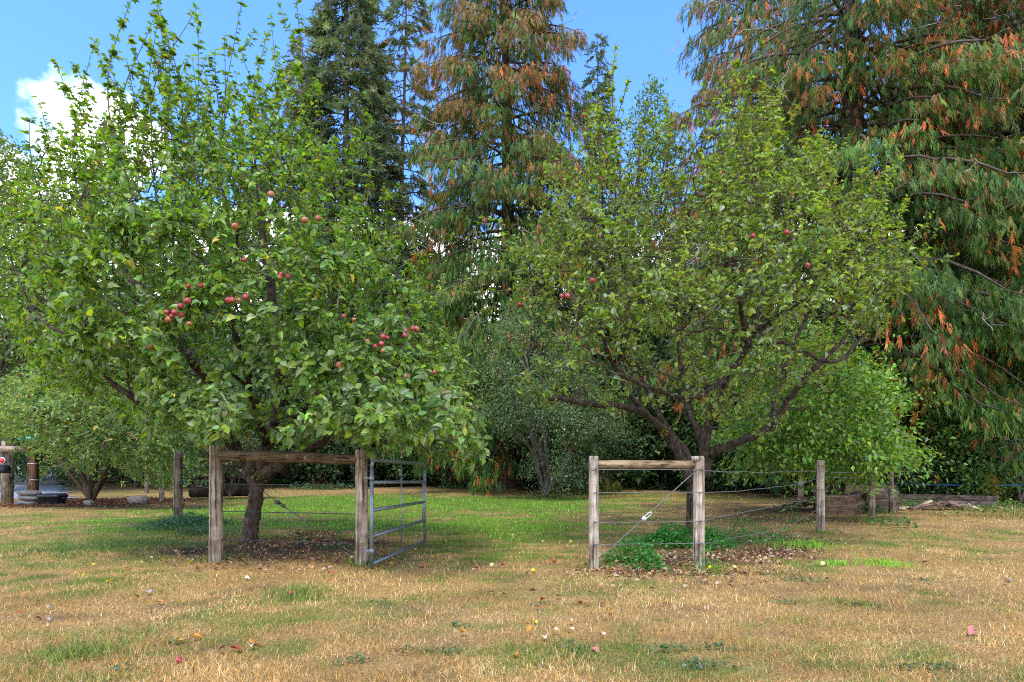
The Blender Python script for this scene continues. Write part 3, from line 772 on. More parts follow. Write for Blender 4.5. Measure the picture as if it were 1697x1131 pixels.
limbs_R = [([(1146, 800, 10.7), (1128, 760, 10.6), (1105, 722, 10.4), (1070, 690, 10.1), (1030, 674, 9.8), (960, 668, 9.4), (910, 660, 9.1)], 0.092, 0.036),
           ([(1168, 790, 10.8), (1165, 745, 10.7), (1178, 690, 10.6), (1205, 630, 10.4), (1235, 580, 10.2), (1262, 500, 10.1), (1310, 400, 10)], 0.108, 0.036),
           ([(1172, 755, 10.75), (1220, 735, 10.4), (1275, 712, 10.1), (1310, 660, 9.8), (1350, 610, 9.6), (1400, 560, 9.5)], 0.080, 0.032),
           ([(1160, 790, 10.8), (1130, 740, 11.2), (1095, 690, 11.6), (1050, 600, 11.8), (1010, 480, 11.6)], 0.072, 0.027),
           ([(1205, 630, 10.4), (1150, 660, 9.8), (1110, 655, 9.2), (1070, 640, 8.7), (1020, 620, 8.3)], 0.044, 0.023),
           ([(1070, 690, 10.1), (1025, 620, 10), (1000, 560, 9.8), (980, 450, 9.6)], 0.048, 0.023),
           ([(1020, 600, 9.9), (1050, 540, 9.4), (1060, 470, 9.2), (1050, 380, 9.1)], 0.036, 0.018),
           ([(1240, 575, 10.2), (1225, 500, 9.6), (1215, 430, 9.2), (1220, 340, 9.1)], 0.044, 0.023),
           ([(1250, 550, 10.1), (1330, 500, 9.4), (1400, 450, 9.2), (1460, 400, 9.2)], 0.036, 0.018),
           ([(1275, 712, 10.1), (1290, 640, 10.6), (1330, 540, 11), (1360, 420, 11)], 0.048, 0.023),
           ([(1165, 745, 10.7), (1130, 640, 11.4), (1130, 500, 11.6), (1140, 350, 11.2)], 0.056, 0.027),
           ([(1240, 575, 10.2), (1300, 570, 9.2), (1380, 600, 8.8), (1430, 560, 8.8)], 0.032, 0.018)]
dens_R = lambda x, y: np.where(fbm(x / 48 + 31, y / 48, 2) > .48, 1, .12) * np.where(y > 540, 0.38, 1.0) * np.where(y < 260, 0.6, 1.0)
TR = apple_tree('sparser yellow-green apple tree with forked bare trunk behind the right fence posts', B_R, ([(1146, 885, 10.8), (1147, 850, 10.8), (1148, 815, 10.75), (1150, 790, 10.75)], .105, .10), limbs_R, POLY_R, 10.0, 2.5, SH_R, rng,
                170, 1000, 3200, 34, 0.070, RP, [3, 2.5, 2, 1.3, 1.5, .05, .5], 300, 170, dens_R, 0.20, [(1182, 672, 10.45, .07), (1178, 690, 10.5, .06), (1102, 716, 10.25, .05), (1148, 860, 10.6, .06)], 0.05, ((.6, .5, .42), (.85, .72, .56)), 380, .38, .8, 0, None)
hang_apples(TR, [(931, 491, 8.2, 'red', .036), (941, 491, 8.2, 'red', .04), (981, 465, 8.0, 'red', .045), (861, 505, 8.6, 'red', .036), (1304, 385, 7.9, 'red', .04), (1248, 391, 8.0, 'red', .034), (1338, 440, 8.0, 'red', .036), (998, 295, 8.4, 'blush', .04), (1175, 300, 8.0, 'blush', .034)], rng, POLY_R, 10.0, 2.5, 170)

# ------------------------------------------------------------------ conifers
def _spray(k, rng, wid):
    """hanging flat spray: thin pointed strands off a short rachis"""
    V, T = [], []
    for j in range(k):
        t = j / k
        sd = 0 if j == k - 1 else (1 if j % 2 else -1)
        b0 = np.array([0.05 * rng.normal(), t * 0.62, 0.05 * rng.normal()])
        tip = b0 + np.array([sd * (0.17 * (1 - .5 * t)) + .04 * rng.normal(), 0.38 + .22 * rng.random(), .09 * rng.normal()])
        ax = nrm(tip - b0); sx = np.array([ax[1], -ax[0], 0.3 * rng.normal()]) * wid * (.7 + .6 * rng.random())
        i = len(V); V += [b0 - sx, b0 + sx, tip]; T += [(i, i + 1, i + 2)]
    return np.array(V), np.array(T)


_rs = np.random.default_rng(14)
SPRAYS = [_spray(7, _rs, 0.042) for _ in range(4)]
TUFTS = []
for _ in range(2):       # fir: short stiff strands all round a twig
    V, T = [], []
    for j in range(12):
        a = j * 2.4; b0 = np.array([0, j / 12 * 0.8, 0]); o = np.array([math.cos(a) * .30, .28, math.sin(a) * .22])
        sx = np.array([-math.sin(a), 0, math.cos(a)]) * 0.07
        i = len(V); V += [b0 + sx, b0 - sx, b0 + o * (.7 + .5 * _rs.random())]; T.append((i, i + 1, i + 2))
    TUFTS.append((np.array(V), np.array(T)))


CEDAR_G = [(0.070, 0.150, 0.018), (0.048, 0.115, 0.018), (0.11, 0.175, 0.022), (0.06, 0.135, 0.028)]
CEDAR_B = [(0.22, 0.145, 0.038), (0.26, 0.125, 0.036), (0.17, 0.14, 0.034), (0.20, 0.115, 0.036)]
CEDAR_O = [(0.47, 0.125, 0.028), (0.37, 0.09, 0.026), (0.50, 0.17, 0.040)]
FIR_G = [(0.095, 0.145, 0.055), (0.075, 0.120, 0.052), (0.125, 0.175, 0.060), (0.13, 0.15, 0.075)]


def conifer(name, label, cat, group, X, Y, H, L0, nb, ns, rng, kind='cedar', zmin=1.5, spray=0.44, brown=None, flags=0.10, shape=0.8, r0=0.45, droop=0.35, twigs=0, pal=None, hang=.55, zmax=None, tops=1.0):
    root = thing(name, (X, Y, 0), label, cat, group)
    zt = min(H, zmax) if zmax else H
    b = MB(); zz = np.linspace(-0.3, H, 14)
    wx, wy = rng.normal() * .2, rng.normal() * .2
    ctr = lambda z: np.stack([wx * np.sin(z / H * 5), wy * np.sin(z / H * 4), z], -1)
    b.tube(ctr(zz), r0 * (1 - zz / H * .97).clip(.02, 1) * (1 + .35 * np.exp(-zz.clip(0, 99) / .7)), 9, (1, 1, 1), True, 0.05, rng)
    part('trunk', b.mesh('trunk', True), M_CBARK, root, None, (X, Y, 0))
    bm = MB(); pos, ax, sc, col = [], [], [], []
    dead = []
    for k in range(nb):
        z = zmin + (zt - zmin) * ((k + rng.random()) / nb) ** 0.95
        a = k * 2.399963 + rng.normal() * .35
        L = L0 * ((1 - z / H) ** shape + 0.05 * tops) * (0.65 + 0.5 * rng.random()) * (0.75 + .25 * smooth(zmin, zmin + 4, np.array(z)))
        out = np.array([math.cos(a), math.sin(a), 0])
        p0 = ctr(np.array(z)); lift = 0.10 * L * (1 if kind == 'cedar' else 0.5)
        p1 = p0 + out * L * .55 + np.array([0, 0, lift]); p2 = p0 + out * L + np.array([0, 0, -droop * L * (0.6 + .6 * rng.random())])
        pts = bezier(p0, p1, p2, 8); pts[-1, 2] += .08 * L
        bm.tube(pts, np.linspace(.025 + .012 * L, .008, 8), 4, (1, 1, 1), False)
        m = max(4, int(ns * L * (.38 if out[1] > .3 else 1)))   # thinner on the side away from the lawn
        t = 0.18 + 0.82 * rng.random(m) ** 0.75
        f = t * 7; i = np.minimum(f.astype(int), 6); g = (f - i)[:, None]
        pp = pts[i] * (1 - g) + pts[i + 1] * g
        tv = nrm(pts[i + 1] - pts[i]); sd = np.cross(tv, [0, 0, 1.0]) * rng.choice([-1, 1], m)[:, None]
        wd = (L * 0.22 * (1.15 - t) + .10) * np.abs(rng.standard_normal(m)).clip(0, 1.6)
        pp = pp + sd * wd[:, None] + np.stack([np.zeros(m), np.zeros(m), -wd * .25 - (hang * rng.random(m) ** 1.5 if kind == 'cedar' else 0)], 1)
        if kind == 'cedar':
            aa = np.array([0, 0, -1.0]) + tv * 0.28 + sd * .15 + rng.standard_normal((m, 3)) * .22
        else:
            aa = tv * .7 + sd * .65 + np.array([0, 0, -.35]) + rng.standard_normal((m, 3)) * .30
        c = pick(pal or (CEDAR_G if kind == 'cedar' else FIR_G), m, rng, None, .2) * (0.75 + .5 * rng.random())
        if brown is not None:
            pb = np.clip(brown(z / H) * (0.3 + 1.4 * rng.random()), 0, .95)
            ib = rng.random(m) < pb * (.35 + .85 * t); c[ib] = pick(CEDAR_B, int(ib.sum()), rng)
            if flags:
                cl = rng.random() < flags * 5
                io = rng.random(m) < (flags * 3.0 if cl else flags * .35) * (.3 + 1.1 * t); c[io] = pick(CEDAR_O, int(io.sum()), rng, None, .3)
        pos.append(pp); ax.append(aa); sc.append(spray * (.6 + .7 * rng.random(m)) * (1 if kind == 'cedar' else (0.75 + .25 * min(1, L / 2)))); col.append(c)
        if twigs and rng.random() < twigs:
            for q in range(rng.integers(1, 4)):
                j = rng.integers(4, 8); s0 = pts[j]; d1 = nrm(rng.standard_normal(3) + out * 1.2 + np.array([0, 0, -.2])); l = .5 + rng.random() * 1.3
                w_ = s0 + np.cumsum(np.vstack([np.zeros(3), d1 * l / 7 + rng.standard_normal((7, 3)) * l * .055 + np.array([0, 0, -.03 * l])]), 0)
                dead.append((w_, .012, .006))
                for e_ in (3, 5):
                    dead.append((w_[e_] + np.cumsum(np.vstack([np.zeros(3), nrm(d1 + rng.standard_normal(3) * .8) * l / 9 + rng.standard_normal((4, 3)) * l * .05]), 0), .008, .005))
    part('branches', bm.mesh('branches', True), M_CBARK, root, 'stuff', (X, Y, 0))
    pos, ax, sc, col = np.vstack(pos), np.vstack(ax), np.concatenate(sc), np.vstack(col)
    up = rng.standard_normal((len(pos), 3))
    tl = SPRAYS if kind == 'cedar' else TUFTS
    Vs, Fs, Cs, o = [], [], [], 0
    wh = rng.integers(0, len(tl), len(pos)); R = frames(ax, up)
    for k, (T, TF) in enumerate(tl):
        s = wh == k
        V, F, C = scatter(T, TF, pos[s], R[s], sc[s], col[s]); Vs.append(V); Fs.append(F + o); Cs.append(C); o += len(V)
    part('crown', mesh_np('crown', np.vstack(Vs), np.vstack(Fs), np.vstack(Cs)), M_NEEDLE, root, 'stuff', (X, Y, 0))
    if dead:
        part('bare_twigs', tubes_mesh('bare_twigs', dead, 3, (1, 1, 1)), M_DEAD, root, 'stuff', (X, Y, 0))
    return root


def copy_tree(src, X, Y, rz, sc, label, group=None):
    r = src.copy(); COL.objects.link(r); r.location = (X, Y, 0); r.rotation_euler = (0, 0, rz); r.scale = (sc, sc, sc)
    r['label'] = label
    if group: r['group'] = group
    for ch in src.children:
        c = ch.copy(); COL.objects.link(c); c.parent = r
    return r


M_DEAD = noise_mat('bleached_twig', [(0.3, (0.20, 0.18, 0.16)), (0.7, (0.42, 0.39, 0.36))], (1, 1, 1), 4, 2, 0.8, 0)
rng = np.random.default_rng(77)
gx_ = lambda px, d: (px - CX) / FPX * d
conifer('cedar_tree', 'tall cedar with rust-brown upper branches between the two apple trees', 'cedar tree', 'cedar trees with dead brown sprays', gx_(838, 27), 27, 33, 6.3, 260, 48, rng, brown=lambda t: .04 + .52 * smooth(.22, .6, np.array(t)), flags=.05, zmax=25, twigs=.10, r0=.42, shape=.7)
conifer('cedar_tree', 'massive cedar with orange dead sprays and dark trunk right of the right apple tree', 'cedar tree', 'cedar trees with dead brown sprays', gx_(1412, 21), 21, 36, 6.4, 230, 42, rng, brown=lambda t: .04 + .30 * smooth(.2, .5, np.array(t)), flags=.065, zmax=18.5, zmin=3.0, twigs=.38, r0=.5, shape=.55, spray=.37, droop=.45)
conifer('cedar_tree', 'cedar hanging over the garden beds at the right edge of the photo', 'cedar tree', 'cedar trees with dead brown sprays', gx_(1700, 20), 20, 34, 5.8, 215, 40, rng, brown=lambda t: .05 + .30 * smooth(.2, .5, np.array(t)), flags=.075, zmax=17.5, zmin=2.6, twigs=.45, r0=.45, shape=.55, spray=.37, droop=.5)
conifer('cedar_tree', 'cedar with a ragged brown edge against the sky behind the right apple tree', 'cedar tree', 'cedar trees with dead brown sprays', gx_(1240, 28), 28, 34, 5.4, 200, 36, rng, brown=lambda t: .12 + .45 * smooth(.2, .5, np.array(t)), flags=.05, zmax=26, zmin=2, r0=.4, shape=.6, twigs=.15)
c5 = conifer('cedar_tree', 'green cedar filling the gap behind the two right-hand cedars', 'cedar tree', 'cedar trees with dead brown sprays', gx_(1560, 31), 31, 34, 6.5, 170, 20, rng, brown=lambda t: .15, flags=.04, zmax=28, zmin=1, r0=.4, shape=.6, spray=.75)
f1 = conifer('fir_tree', 'tall dense dark fir left of the brown cedar', 'fir tree', 'dark firs behind the orchard', gx_(574, 38), 38, 38, 4.6, 210, 17, rng, 'fir', 2, .85, shape=.62, r0=.4, droop=.32, zmax=34)
f2 = conifer('fir_tree', 'thin see-through fir between the dense fir and the brown cedar', 'fir tree', 'dark firs behind the orchard', gx_(668, 40), 40, 37, 3.9, 130, 16, rng, 'fir', 6, .66, shape=.6, r0=.28, droop=.38, zmax=35, brown=lambda t: .18, flags=0)
f3 = conifer('fir_tree', 'slim fir whose pointed top shows beside the left apple tree shoots', 'fir tree', 'dark firs behind the orchard', gx_(178, 44), 44, 26.5, 3.6, 140, 24, rng, 'fir', 2, .8, shape=.75, r0=.3, droop=.3)
conifer('young_fir', 'narrow young fir whose thin tip rises beside the brown cedar', 'fir tree', None, gx_(999, 30), 30, 22.6, 2.3, 130, 34, rng, 'fir', 2, .55, shape=.8, r0=.18, droop=.2)
copy_tree(f2, gx_(625, 46), 46, 2.1, .95, 'bare-stemmed fir glimpsed between the dense fir and the thin fir', 'dark firs behind the orchard')
copy_tree(f2, gx_(505, 44), 44, 4.0, .93, 'ragged fir at the left shoulder of the dense fir', 'dark firs behind the orchard')
copy_tree(f3, gx_(300, 50), 50, 1.0, 1.05, 'fir behind the middle of the left apple tree', 'dark firs behind the orchard')
copy_tree(f3, gx_(420, 52), 52, 3.0, 1.0, 'fir behind the right half of the left apple tree', 'dark firs behind the orchard')
copy_tree(f3, gx_(60, 55), 55, 5.0, .92, 'low fir far behind the left edge of the apple tree', 'dark firs behind the orchard')
copy_tree(f3, gx_(-40, 48), 48, 5.9, .80, 'fir standing beyond the driveway at the left edge', 'dark firs behind the orchard')
for px, d, sc, rz, lb in [(230, 58, .9, 1.3, 'left of the middle fir'), (360, 60, .95, 2.2, 'right of the middle fir'), (480, 58, .9, 3.3, 'at the left foot of the dense fir'), (560, 60, 1.0, 4.4, 'behind the dense fir'), (690, 58, .95, .4, 'behind the thin fir'), (760, 62, 1.0, 5.5, 'behind the brown cedar, left side'), (900, 55, .85, 2.7, 'behind the brown cedar, right side'), (1010, 58, .8, 3.9, 'behind the narrow young fir'), (1080, 60, .8, .9, 'behind the alder')]:
    copy_tree(f3, gx_(px, d), d, rz, sc, 'distant fir ' + lb, 'dark firs behind the orchard')
for px, d, sc, rz, lb in [(700, 44, .62, 1.1, 'between the thin fir and the brown cedar'), (640, 50, .60, 2.9, 'at the foot of the thin fir'), (520, 46, .58, 4.6, 'at the left foot of the dense fir'), (330, 46, .52, .3, 'behind the middle of the left apple crown'), (205, 44, .50, 5.6, 'behind the left half of the left apple crown'), (95, 46, .48, 3.4, 'behind the left edge of the left apple crown')]:
    copy_tree(c5, gx_(px, d), d, rz, sc, 'low green cedar ' + lb, 'cedar trees with dead brown sprays')
copy_tree(c5, gx_(870, 46), 46, .7, .72, 'distant green cedar right behind the brown cedar', 'cedar trees with dead brown sprays')
copy_tree(c5, gx_(1185, 42), 42, 3.7, .74, 'distant green cedar behind the valley in the right apple crown', 'cedar trees with dead brown sprays')
copy_tree(c5, gx_(1050, 48), 48, 5.3, .70, 'distant green cedar behind the young fir and alder', 'cedar trees with dead brown sprays')
copy_tree(c5, gx_(960, 38), 38, 2.0, .62, 'green cedar in the gap between the brown cedar and the right apple tree', 'cedar trees with dead brown sprays')
copy_tree(c5, gx_(1130, 36), 36, 4.1, .55, 'lower green cedar behind the top of the right apple tree', 'cedar trees with dead brown sprays')
copy_tree(c5, gx_(740, 38), 38, 5.2, .50, 'short green cedar at the left foot of the brown cedar', 'cedar trees with dead brown sprays')
copy_tree(c5, gx_(1800, 27), 27, 1.2, .95, 'cedar crown reaching in from beyond the right edge', 'cedar trees with dead brown sprays')

# ------------------------------------------------------------------ broadleaf shrubs and small trees
def shrub(name, label, cat, group, poly, d0, Rd, n, rng, size, pal, wts=None, base=None, stems=5, per=9, edge=120, spread=.5, mat=None, stem_r=.03, T=LEAF2, TF=LEAF2T, shell=.9, parts=('stems', 'foliage'), upb=.7, dens=None, tlen=.35, stem_tint=(1, 1, 1), droop=.2, aspect=1.0):
    """leafy plant whose outline is poly; leaves sit in sprays on short twigs through the crown"""
    base = G(np.mean([p[0] for p in poly]), FPX * CAMH / d0 + HZ) if base is None else np.asarray(base)
    root = thing(name, base, label, cat, group)
    ctr = crown_points(poly, d0, Rd, n // per, rng, shell, edge, dens)
    mid = ctr.mean(0)
    stray = rng.random((len(ctr), 1)) < .14                       # sprays that stick out of the outline
    ctr = ctr + stray * nrm(ctr - mid + np.array([0, 0, .3])) * rng.random((len(ctr), 1)) * tlen * 1.6
    out = nrm(ctr - mid + np.array([0, 0, .3]) + rng.standard_normal(ctr.shape) * .4)
    L = tlen * (.6 + .8 * rng.random(len(ctr)))
    pos = np.repeat(ctr, per, 0) + np.repeat(out * L[:, None], per, 0) * (rng.random((len(ctr) * per, 1)) - .5) + rng.standard_normal((len(ctr) * per, 3)) * spread * tlen * .4
    m = len(pos)
    o = np.repeat(out, per, 0)
    a = o * .6 + rng.standard_normal((m, 3)) * .6 + np.array([0, 0, -droop])
    up = np.array([0, 0, upb]) + o * .6 + rng.standard_normal((m, 3)) * .45
    c = pick(pal, m, rng, wts, .18) * np.repeat(.72 + .55 * rng.random(len(ctr)), per)[:, None]
    T2 = T * np.array([aspect, 1, 1])
    V, F, C = scatter(T2, TF, pos, frames(a, up), size * (.6 + .7 * rng.random(m)), c)
    fo = part(parts[1], mesh_np(parts[1], V, F, C, True), mat or M_LEAF, root, 'stuff')
    if stems:
        T_ = Tree(rng); ps = []
        T_.add_path(np.array([base - [0, 0, .1], base + [0, 0, .08]]), stem_r * 1.4, stem_r * 1.3, 0)
        sel = rng.choice(len(ctr), min(stems, len(ctr)), replace=False)
        ps += T_.reach(ctr[sel], 1, .03, stem_r * .55, 8, .08, .05)
        sel = rng.choice(len(ctr), min(stems * 10, len(ctr)), replace=False)
        ps += T_.reach(ctr[sel], 2, .012, .006, 5, .08, .02, refresh=20)
        part(parts[0], tubes_mesh(parts[0], ps, 5, stem_tint, .03, rng), M_TWIG, root, 'stuff')
    return root


rng = np.random.default_rng(101)
# rhododendron by the drive
POLY_RH = [(-30, 690), (-20, 640), (40, 610), (110, 598), (180, 590), (260, 600), (330, 640), (350, 700), (330, 760), (300, 815), (240, 800), (200, 778), (150, 785), (110, 775), (60, 755), (20, 735), (-20, 730)]
shrub('rhododendron', 'big glossy-leaved rhododendron with many bare stems beside the driveway', 'shrub', None, POLY_RH, 17.6, 2.2, 22000, rng, .13, [(0.16, 0.255, 0.053), (0.113, 0.208, 0.056), (0.246, 0.348, 0.094), (0.32, 0.377, 0.113), (0.566, 0.32, 0.056), (0.246, 0.113, 0.056)], [3, 3, 2, 1.2, .12, .25], G(152, 836), 18, 9, 90, .5, M_APPLE, .055, shell=1.2, stem_tint=(.7, .6, .5), aspect=.75, tlen=.25)
# plum-like bright green tree behind the right fence
POLY_G = [(1200, 730), (1220, 640), (1270, 590), (1340, 560), (1410, 570), (1455, 620), (1500, 650), (1475, 700), (1530, 750), (1490, 775), (1440, 800), (1380, 790), (1330, 800), (1270, 780), (1210, 780)]
shrub('fruit_tree', 'low bright green fruit tree overhanging the fence and garden beds', 'fruit tree', None, POLY_G, 13.8, 1.7, 19000, rng, .125, [(0.138, 0.27, 0.026), (0.096, 0.204, 0.024), (0.198, 0.324, 0.036), (0.264, 0.324, 0.042), (0.072, 0.156, 0.036)], [3, 2.5, 2, 1, 1], (gx_(1392, 16.0), 16.0, 0), 14, 10, 100, .6, M_LEAF, .04, parts=('branches', 'crown'), droop=.35, aspect=.85, tlen=.55, dens=lambda x, y: np.where(fbm(x / 38 + 5, y / 26, 2) > .46, 1, .12))
# grey-green willow shrub in the lawn
POLY_W = [(880, 815), (860, 740), (790, 690), (790, 620), (815, 540), (850, 500), (900, 540), (960, 560), (1010, 640), (1030, 720), (990, 760), (965, 810), (920, 825)]
shrub('willow_shrub', 'grey-green small-leaved willow shrub standing at the back of the lawn', 'shrub', None, POLY_W, 21.3, 2.0, 26000, rng, .09, [(0.11, 0.175, 0.05), (0.16, 0.22, 0.09), (0.075, 0.13, 0.035), (0.22, 0.26, 0.14)], [3, 2, 2, .7], G(905, 825), 16, 10, 90, .8, M_LEAF, .07, parts=('branches', 'crown'), aspect=.8, dens=lambda x, y: np.where(fbm(x / 30 + 15, y / 24, 2) > .45, 1, .15))
POLY_W2 = [(900, 700), (940, 640), (1010, 630), (1060, 680), (1060, 740), (1000, 800), (930, 800), (895, 760)]
shrub('dark_shrub', 'dark drooping shrub between willow shrub and right apple tree', 'shrub', None, POLY_W2, 24, 1.6, 9000, rng, .09, [(0.063, 0.119, 0.042), (0.042, 0.084, 0.035), (0.098, 0.154, 0.063)], None, None, 8, 10, 80, .8, M_LEAF, .05)
# deciduous trees left, behind the apple tree and the drive
POLY_D1 = [(-90, 640), (-100, 380), (-60, 240), (0, 215), (45, 265), (100, 320), (170, 340), (160, 450), (120, 560), (60, 640)]
shrub('birch_tree', 'pale green broadleaf tree beyond the drive at the left edge', 'tree', None, POLY_D1, 24, 2.6, 24000, rng, .165, [(0.13, 0.202, 0.039), (0.098, 0.156, 0.039), (0.195, 0.247, 0.058), (0.247, 0.221, 0.065)], [3, 3, 1.5, .6], (gx_(-20, 24), 24, 0), 16, 10, 120, .8, M_LEAF, .10, parts=('branches', 'crown'))
POLY_D2 = [(150, 640), (120, 480), (170, 380), (260, 330), (380, 330), (480, 360), (560, 420), (640, 420), (690, 500), (700, 640), (640, 740), (420, 740), (250, 720)]
shrub('maple_tree', 'mid-green maple far behind the left apple tree', 'tree', None, POLY_D2, 34, 3.0, 20000, rng, .25, [(0.091, 0.169, 0.039), (0.065, 0.124, 0.039), (0.13, 0.202, 0.052)], None, (gx_(420, 34), 34, 0), 14, 10, 130, .8, M_LEAF, .14, parts=('branches', 'crown'))
POLY_D3 = [(1010, 420), (1030, 260), (1060, 150), (1085, 128), (1110, 160), (1140, 260), (1150, 420), (1120, 560), (1040, 560)]
shrub('alder_tree', 'light green alder whose rounded top shows left of the right cedars', 'tree', None, POLY_D3, 33, 2.0, 12000, rng, .17, [(0.091, 0.175, 0.049), (0.07, 0.14, 0.042), (0.119, 0.196, 0.063)], None, (gx_(1085, 33), 33, 0), 10, 10, 100, .8, M_LEAF, .12, parts=('branches', 'crown'))

# understory wall: three kinds, repeated
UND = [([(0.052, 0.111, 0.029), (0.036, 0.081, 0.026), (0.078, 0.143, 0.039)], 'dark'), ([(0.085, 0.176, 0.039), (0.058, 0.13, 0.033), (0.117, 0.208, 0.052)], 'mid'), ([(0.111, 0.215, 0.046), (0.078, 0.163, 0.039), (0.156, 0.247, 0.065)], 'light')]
protos = []
for pal, nm in UND:
    poly = [(CX - 95, 790), (CX - 100, 700), (CX - 70, 640), (CX - 20, 610), (CX + 40, 620), (CX + 85, 660), (CX + 100, 730), (CX + 90, 795)]
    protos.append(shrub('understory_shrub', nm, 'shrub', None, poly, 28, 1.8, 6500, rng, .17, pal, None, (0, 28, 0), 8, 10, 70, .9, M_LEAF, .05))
SPOTS = [(20, 30, 1.3, 0), (120, 29, 1.2, 1), (225, 27, 1.15, 0), (330, 27, 1.2, 1), (430, 30, 1.35, 0), (505, 32.5, 1.2, 2), (590, 31, 1.25, 0), (660, 33, 1.3, 2), (740, 31.5, 1.1, 1), (800, 33, 1.5, 0), (870, 34, 1.5, 0), (950, 31, 1.2, 0), (1030, 30, 1.2, 1), (1100, 28.5, 1.2, 0), (1175, 26.5, 1.1, 0), (1240, 25.5, 1.1, 1), (1310, 24, 1.0, 0), (1385, 23.5, 1.0, 0),
         (1455, 22.5, 1.05, 0), (1525, 22, 1.1, 0), (1585, 21.6, 1.15, 1), (1650, 21, 1.1, 0), (1715, 20.5, 1.1, 2), (1790, 20, 1.1, 0), (1560, 24.5, 1.5, 0), (1680, 24, 1.6, 0), (1450, 26, 1.5, 0), (1300, 28, 1.5, 0), (700, 36, 1.9, 0), (560, 36, 1.9, 0), (460, 36, 1.8, 0), (1000, 35, 1.9, 0), (1150, 32, 1.8, 0), (330, 32, 1.7, 0), (200, 34, 1.8, 0), (60, 36, 1.9, 0), (-60, 32, 1.6, 0)]
GRP = ['dark shrubs of the understory', 'mid-green shrubs of the understory', 'light green shrubs of the understory']
MARKS = [(-40, 'beyond the driveway left of the rhododendron'), (60, 'behind the driveway post'), (170, 'behind the left half of the rhododendron'), (270, 'behind the right half of the rhododendron'), (350, 'behind the split fence post'), (445, 'behind the left apple trunk'), (510, 'beside the pale snag'), (585, 'behind the left gate post'), (665, 'behind the metal gate'),
         (745, 'right of the metal gate'), (810, 'at the back of the gateway'), (870, 'behind the willow shrub'), (950, 'right of the willow shrub'), (1015, 'behind the first right-hand post'), (1065, 'behind the right fence rail'), (1110, 'left of the right apple trunk'), (1160, 'behind the right apple trunk'), (1210, 'right of the right apple trunk'), (1270, 'behind the fruit tree, left side'), (1340, 'behind the fruit tree'), (1385, 'behind the tall raised bed'), (1452, 'behind the second raised bed'), (1490, 'left of the low timber bed'), (1555, 'behind the low timber bed'), (1620, 'behind the bark pile'), (1670, 'near the right edge'), (1740, 'at the right edge'), (1800, 'beyond the right edge')]
LBL = []
for px, d, sc, kd in SPOTS:
    mk = min(MARKS, key=lambda q: abs(q[0] - px))[1]
    LBL.append(['dark', 'mid-green', 'light green'][kd] + (' tall rear' if sc >= 1.5 else ' low front') + ' understory shrub ' + mk)
first = [True] * 3
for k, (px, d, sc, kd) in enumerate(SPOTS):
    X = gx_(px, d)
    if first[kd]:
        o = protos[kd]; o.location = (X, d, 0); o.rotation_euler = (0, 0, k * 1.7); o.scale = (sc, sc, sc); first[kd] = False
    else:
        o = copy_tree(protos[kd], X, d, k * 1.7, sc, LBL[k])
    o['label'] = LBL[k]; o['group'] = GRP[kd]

# maple-like bush at the right edge, vine over the low wall
shrub('vine_maple', 'broad green vine maple leaning over the right edge above the timber bed', 'shrub', None, [(1560, 760), (1540, 690), (1580, 640), (1650, 620), (1760, 620), (1780, 760), (1680, 800), (1600, 790)], 18.8, 1.0, 7000, rng, .15, [(0.084, 0.192, 0.036), (0.06, 0.144, 0.03), (0.12, 0.24, 0.048)], None, G(1690, 838), 8, 9, 70, .8, M_LEAF, .04)
shrub('bramble_patch', 'low bramble patch at the right edge behind the blue rope', 'shrub', None, [(1570, 815), (1600, 770), (1660, 760), (1760, 760), (1760, 830), (1660, 826)], 18.2, .6, 3500, rng, .12, [(0.09, 0.20, 0.035), (0.06, 0.15, 0.03), (0.13, 0.23, 0.05)], None, G(1670, 836), 6, 8, 40, .8, M_LEAF, .02)
shrub('young_cedar', 'small yellow-green cone-shaped young cedar behind the timber bed', 'shrub', None, [(1625, 822), (1628, 800), (1640, 784), (1652, 802), (1660, 822)], 17.9, .3, 2600, rng, .06, [(0.22, 0.22, 0.03), (0.16, 0.19, 0.03)], None, G(1641, 838), 3, 8, 16, .7, M_LEAF, .02)
shrub('ivy_bank', 'dark ivy and salal bank behind the low timber beds', 'shrub', None, [(1470, 825), (1480, 770), (1520, 740), (1600, 760), (1640, 790), (1640, 822)], 19.2, .9, 7000, rng, .11, [(0.045, 0.105, 0.03), (0.035, 0.08, 0.025), (0.07, 0.14, 0.04)], None, G(1560, 832), 5, 9, 50, .8, M_LEAF, .03)


def fern(X, Y, sc, rng, label, n=11, L=1.0, pal=((0.06, 0.14, 0.04), (0.08, 0.17, 0.05))):
    root = thing('sword_fern', (X, Y, 0), label, 'fern', 'ferns at the edge of the wood')
    for k in range(n):
        a = k / n * 6.283 + rng.normal() * .2; o = np.array([math.cos(a), math.sin(a), 0]); l = L * sc * (.75 + .5 * rng.random())
        pts = bezier(np.zeros(3), o * l * .35 + np.array([0, 0, l * .75]), o * l * .95 + np.array([0, 0, l * (.25 + .3 * rng.random())]), 26)
        tv = nrm(np.gradient(pts, axis=0)); sd = nrm(np.cross(tv, [0, 0, 1.])); t = np.linspace(0, 1, 26)
        w = .17 * l * np.sin(np.pi * (t * .9 + .1)) ** .7
        m = len(pts); Lf = pts + sd * w[:, None] + tv * .35 * w[:, None] - [0, 0, .02]; Rt = pts - sd * w[:, None] + tv * .35 * w[:, None] - [0, 0, .02]
        V = np.vstack([pts, Lf, Rt]); i = np.arange(1, m - 1)
        F = np.vstack([np.stack([i, i + 1, m + i], 1), np.stack([i + 1, i, 2 * m + i], 1), [[0, 1, 2 * m], [0, m, 1]]])
        C = np.repeat(pick(pal, 1, rng), len(V), 0)
        part('frond', mesh_np('frond', V, F, C), M_LEAF, root, None, (X, Y, 0))
    return root


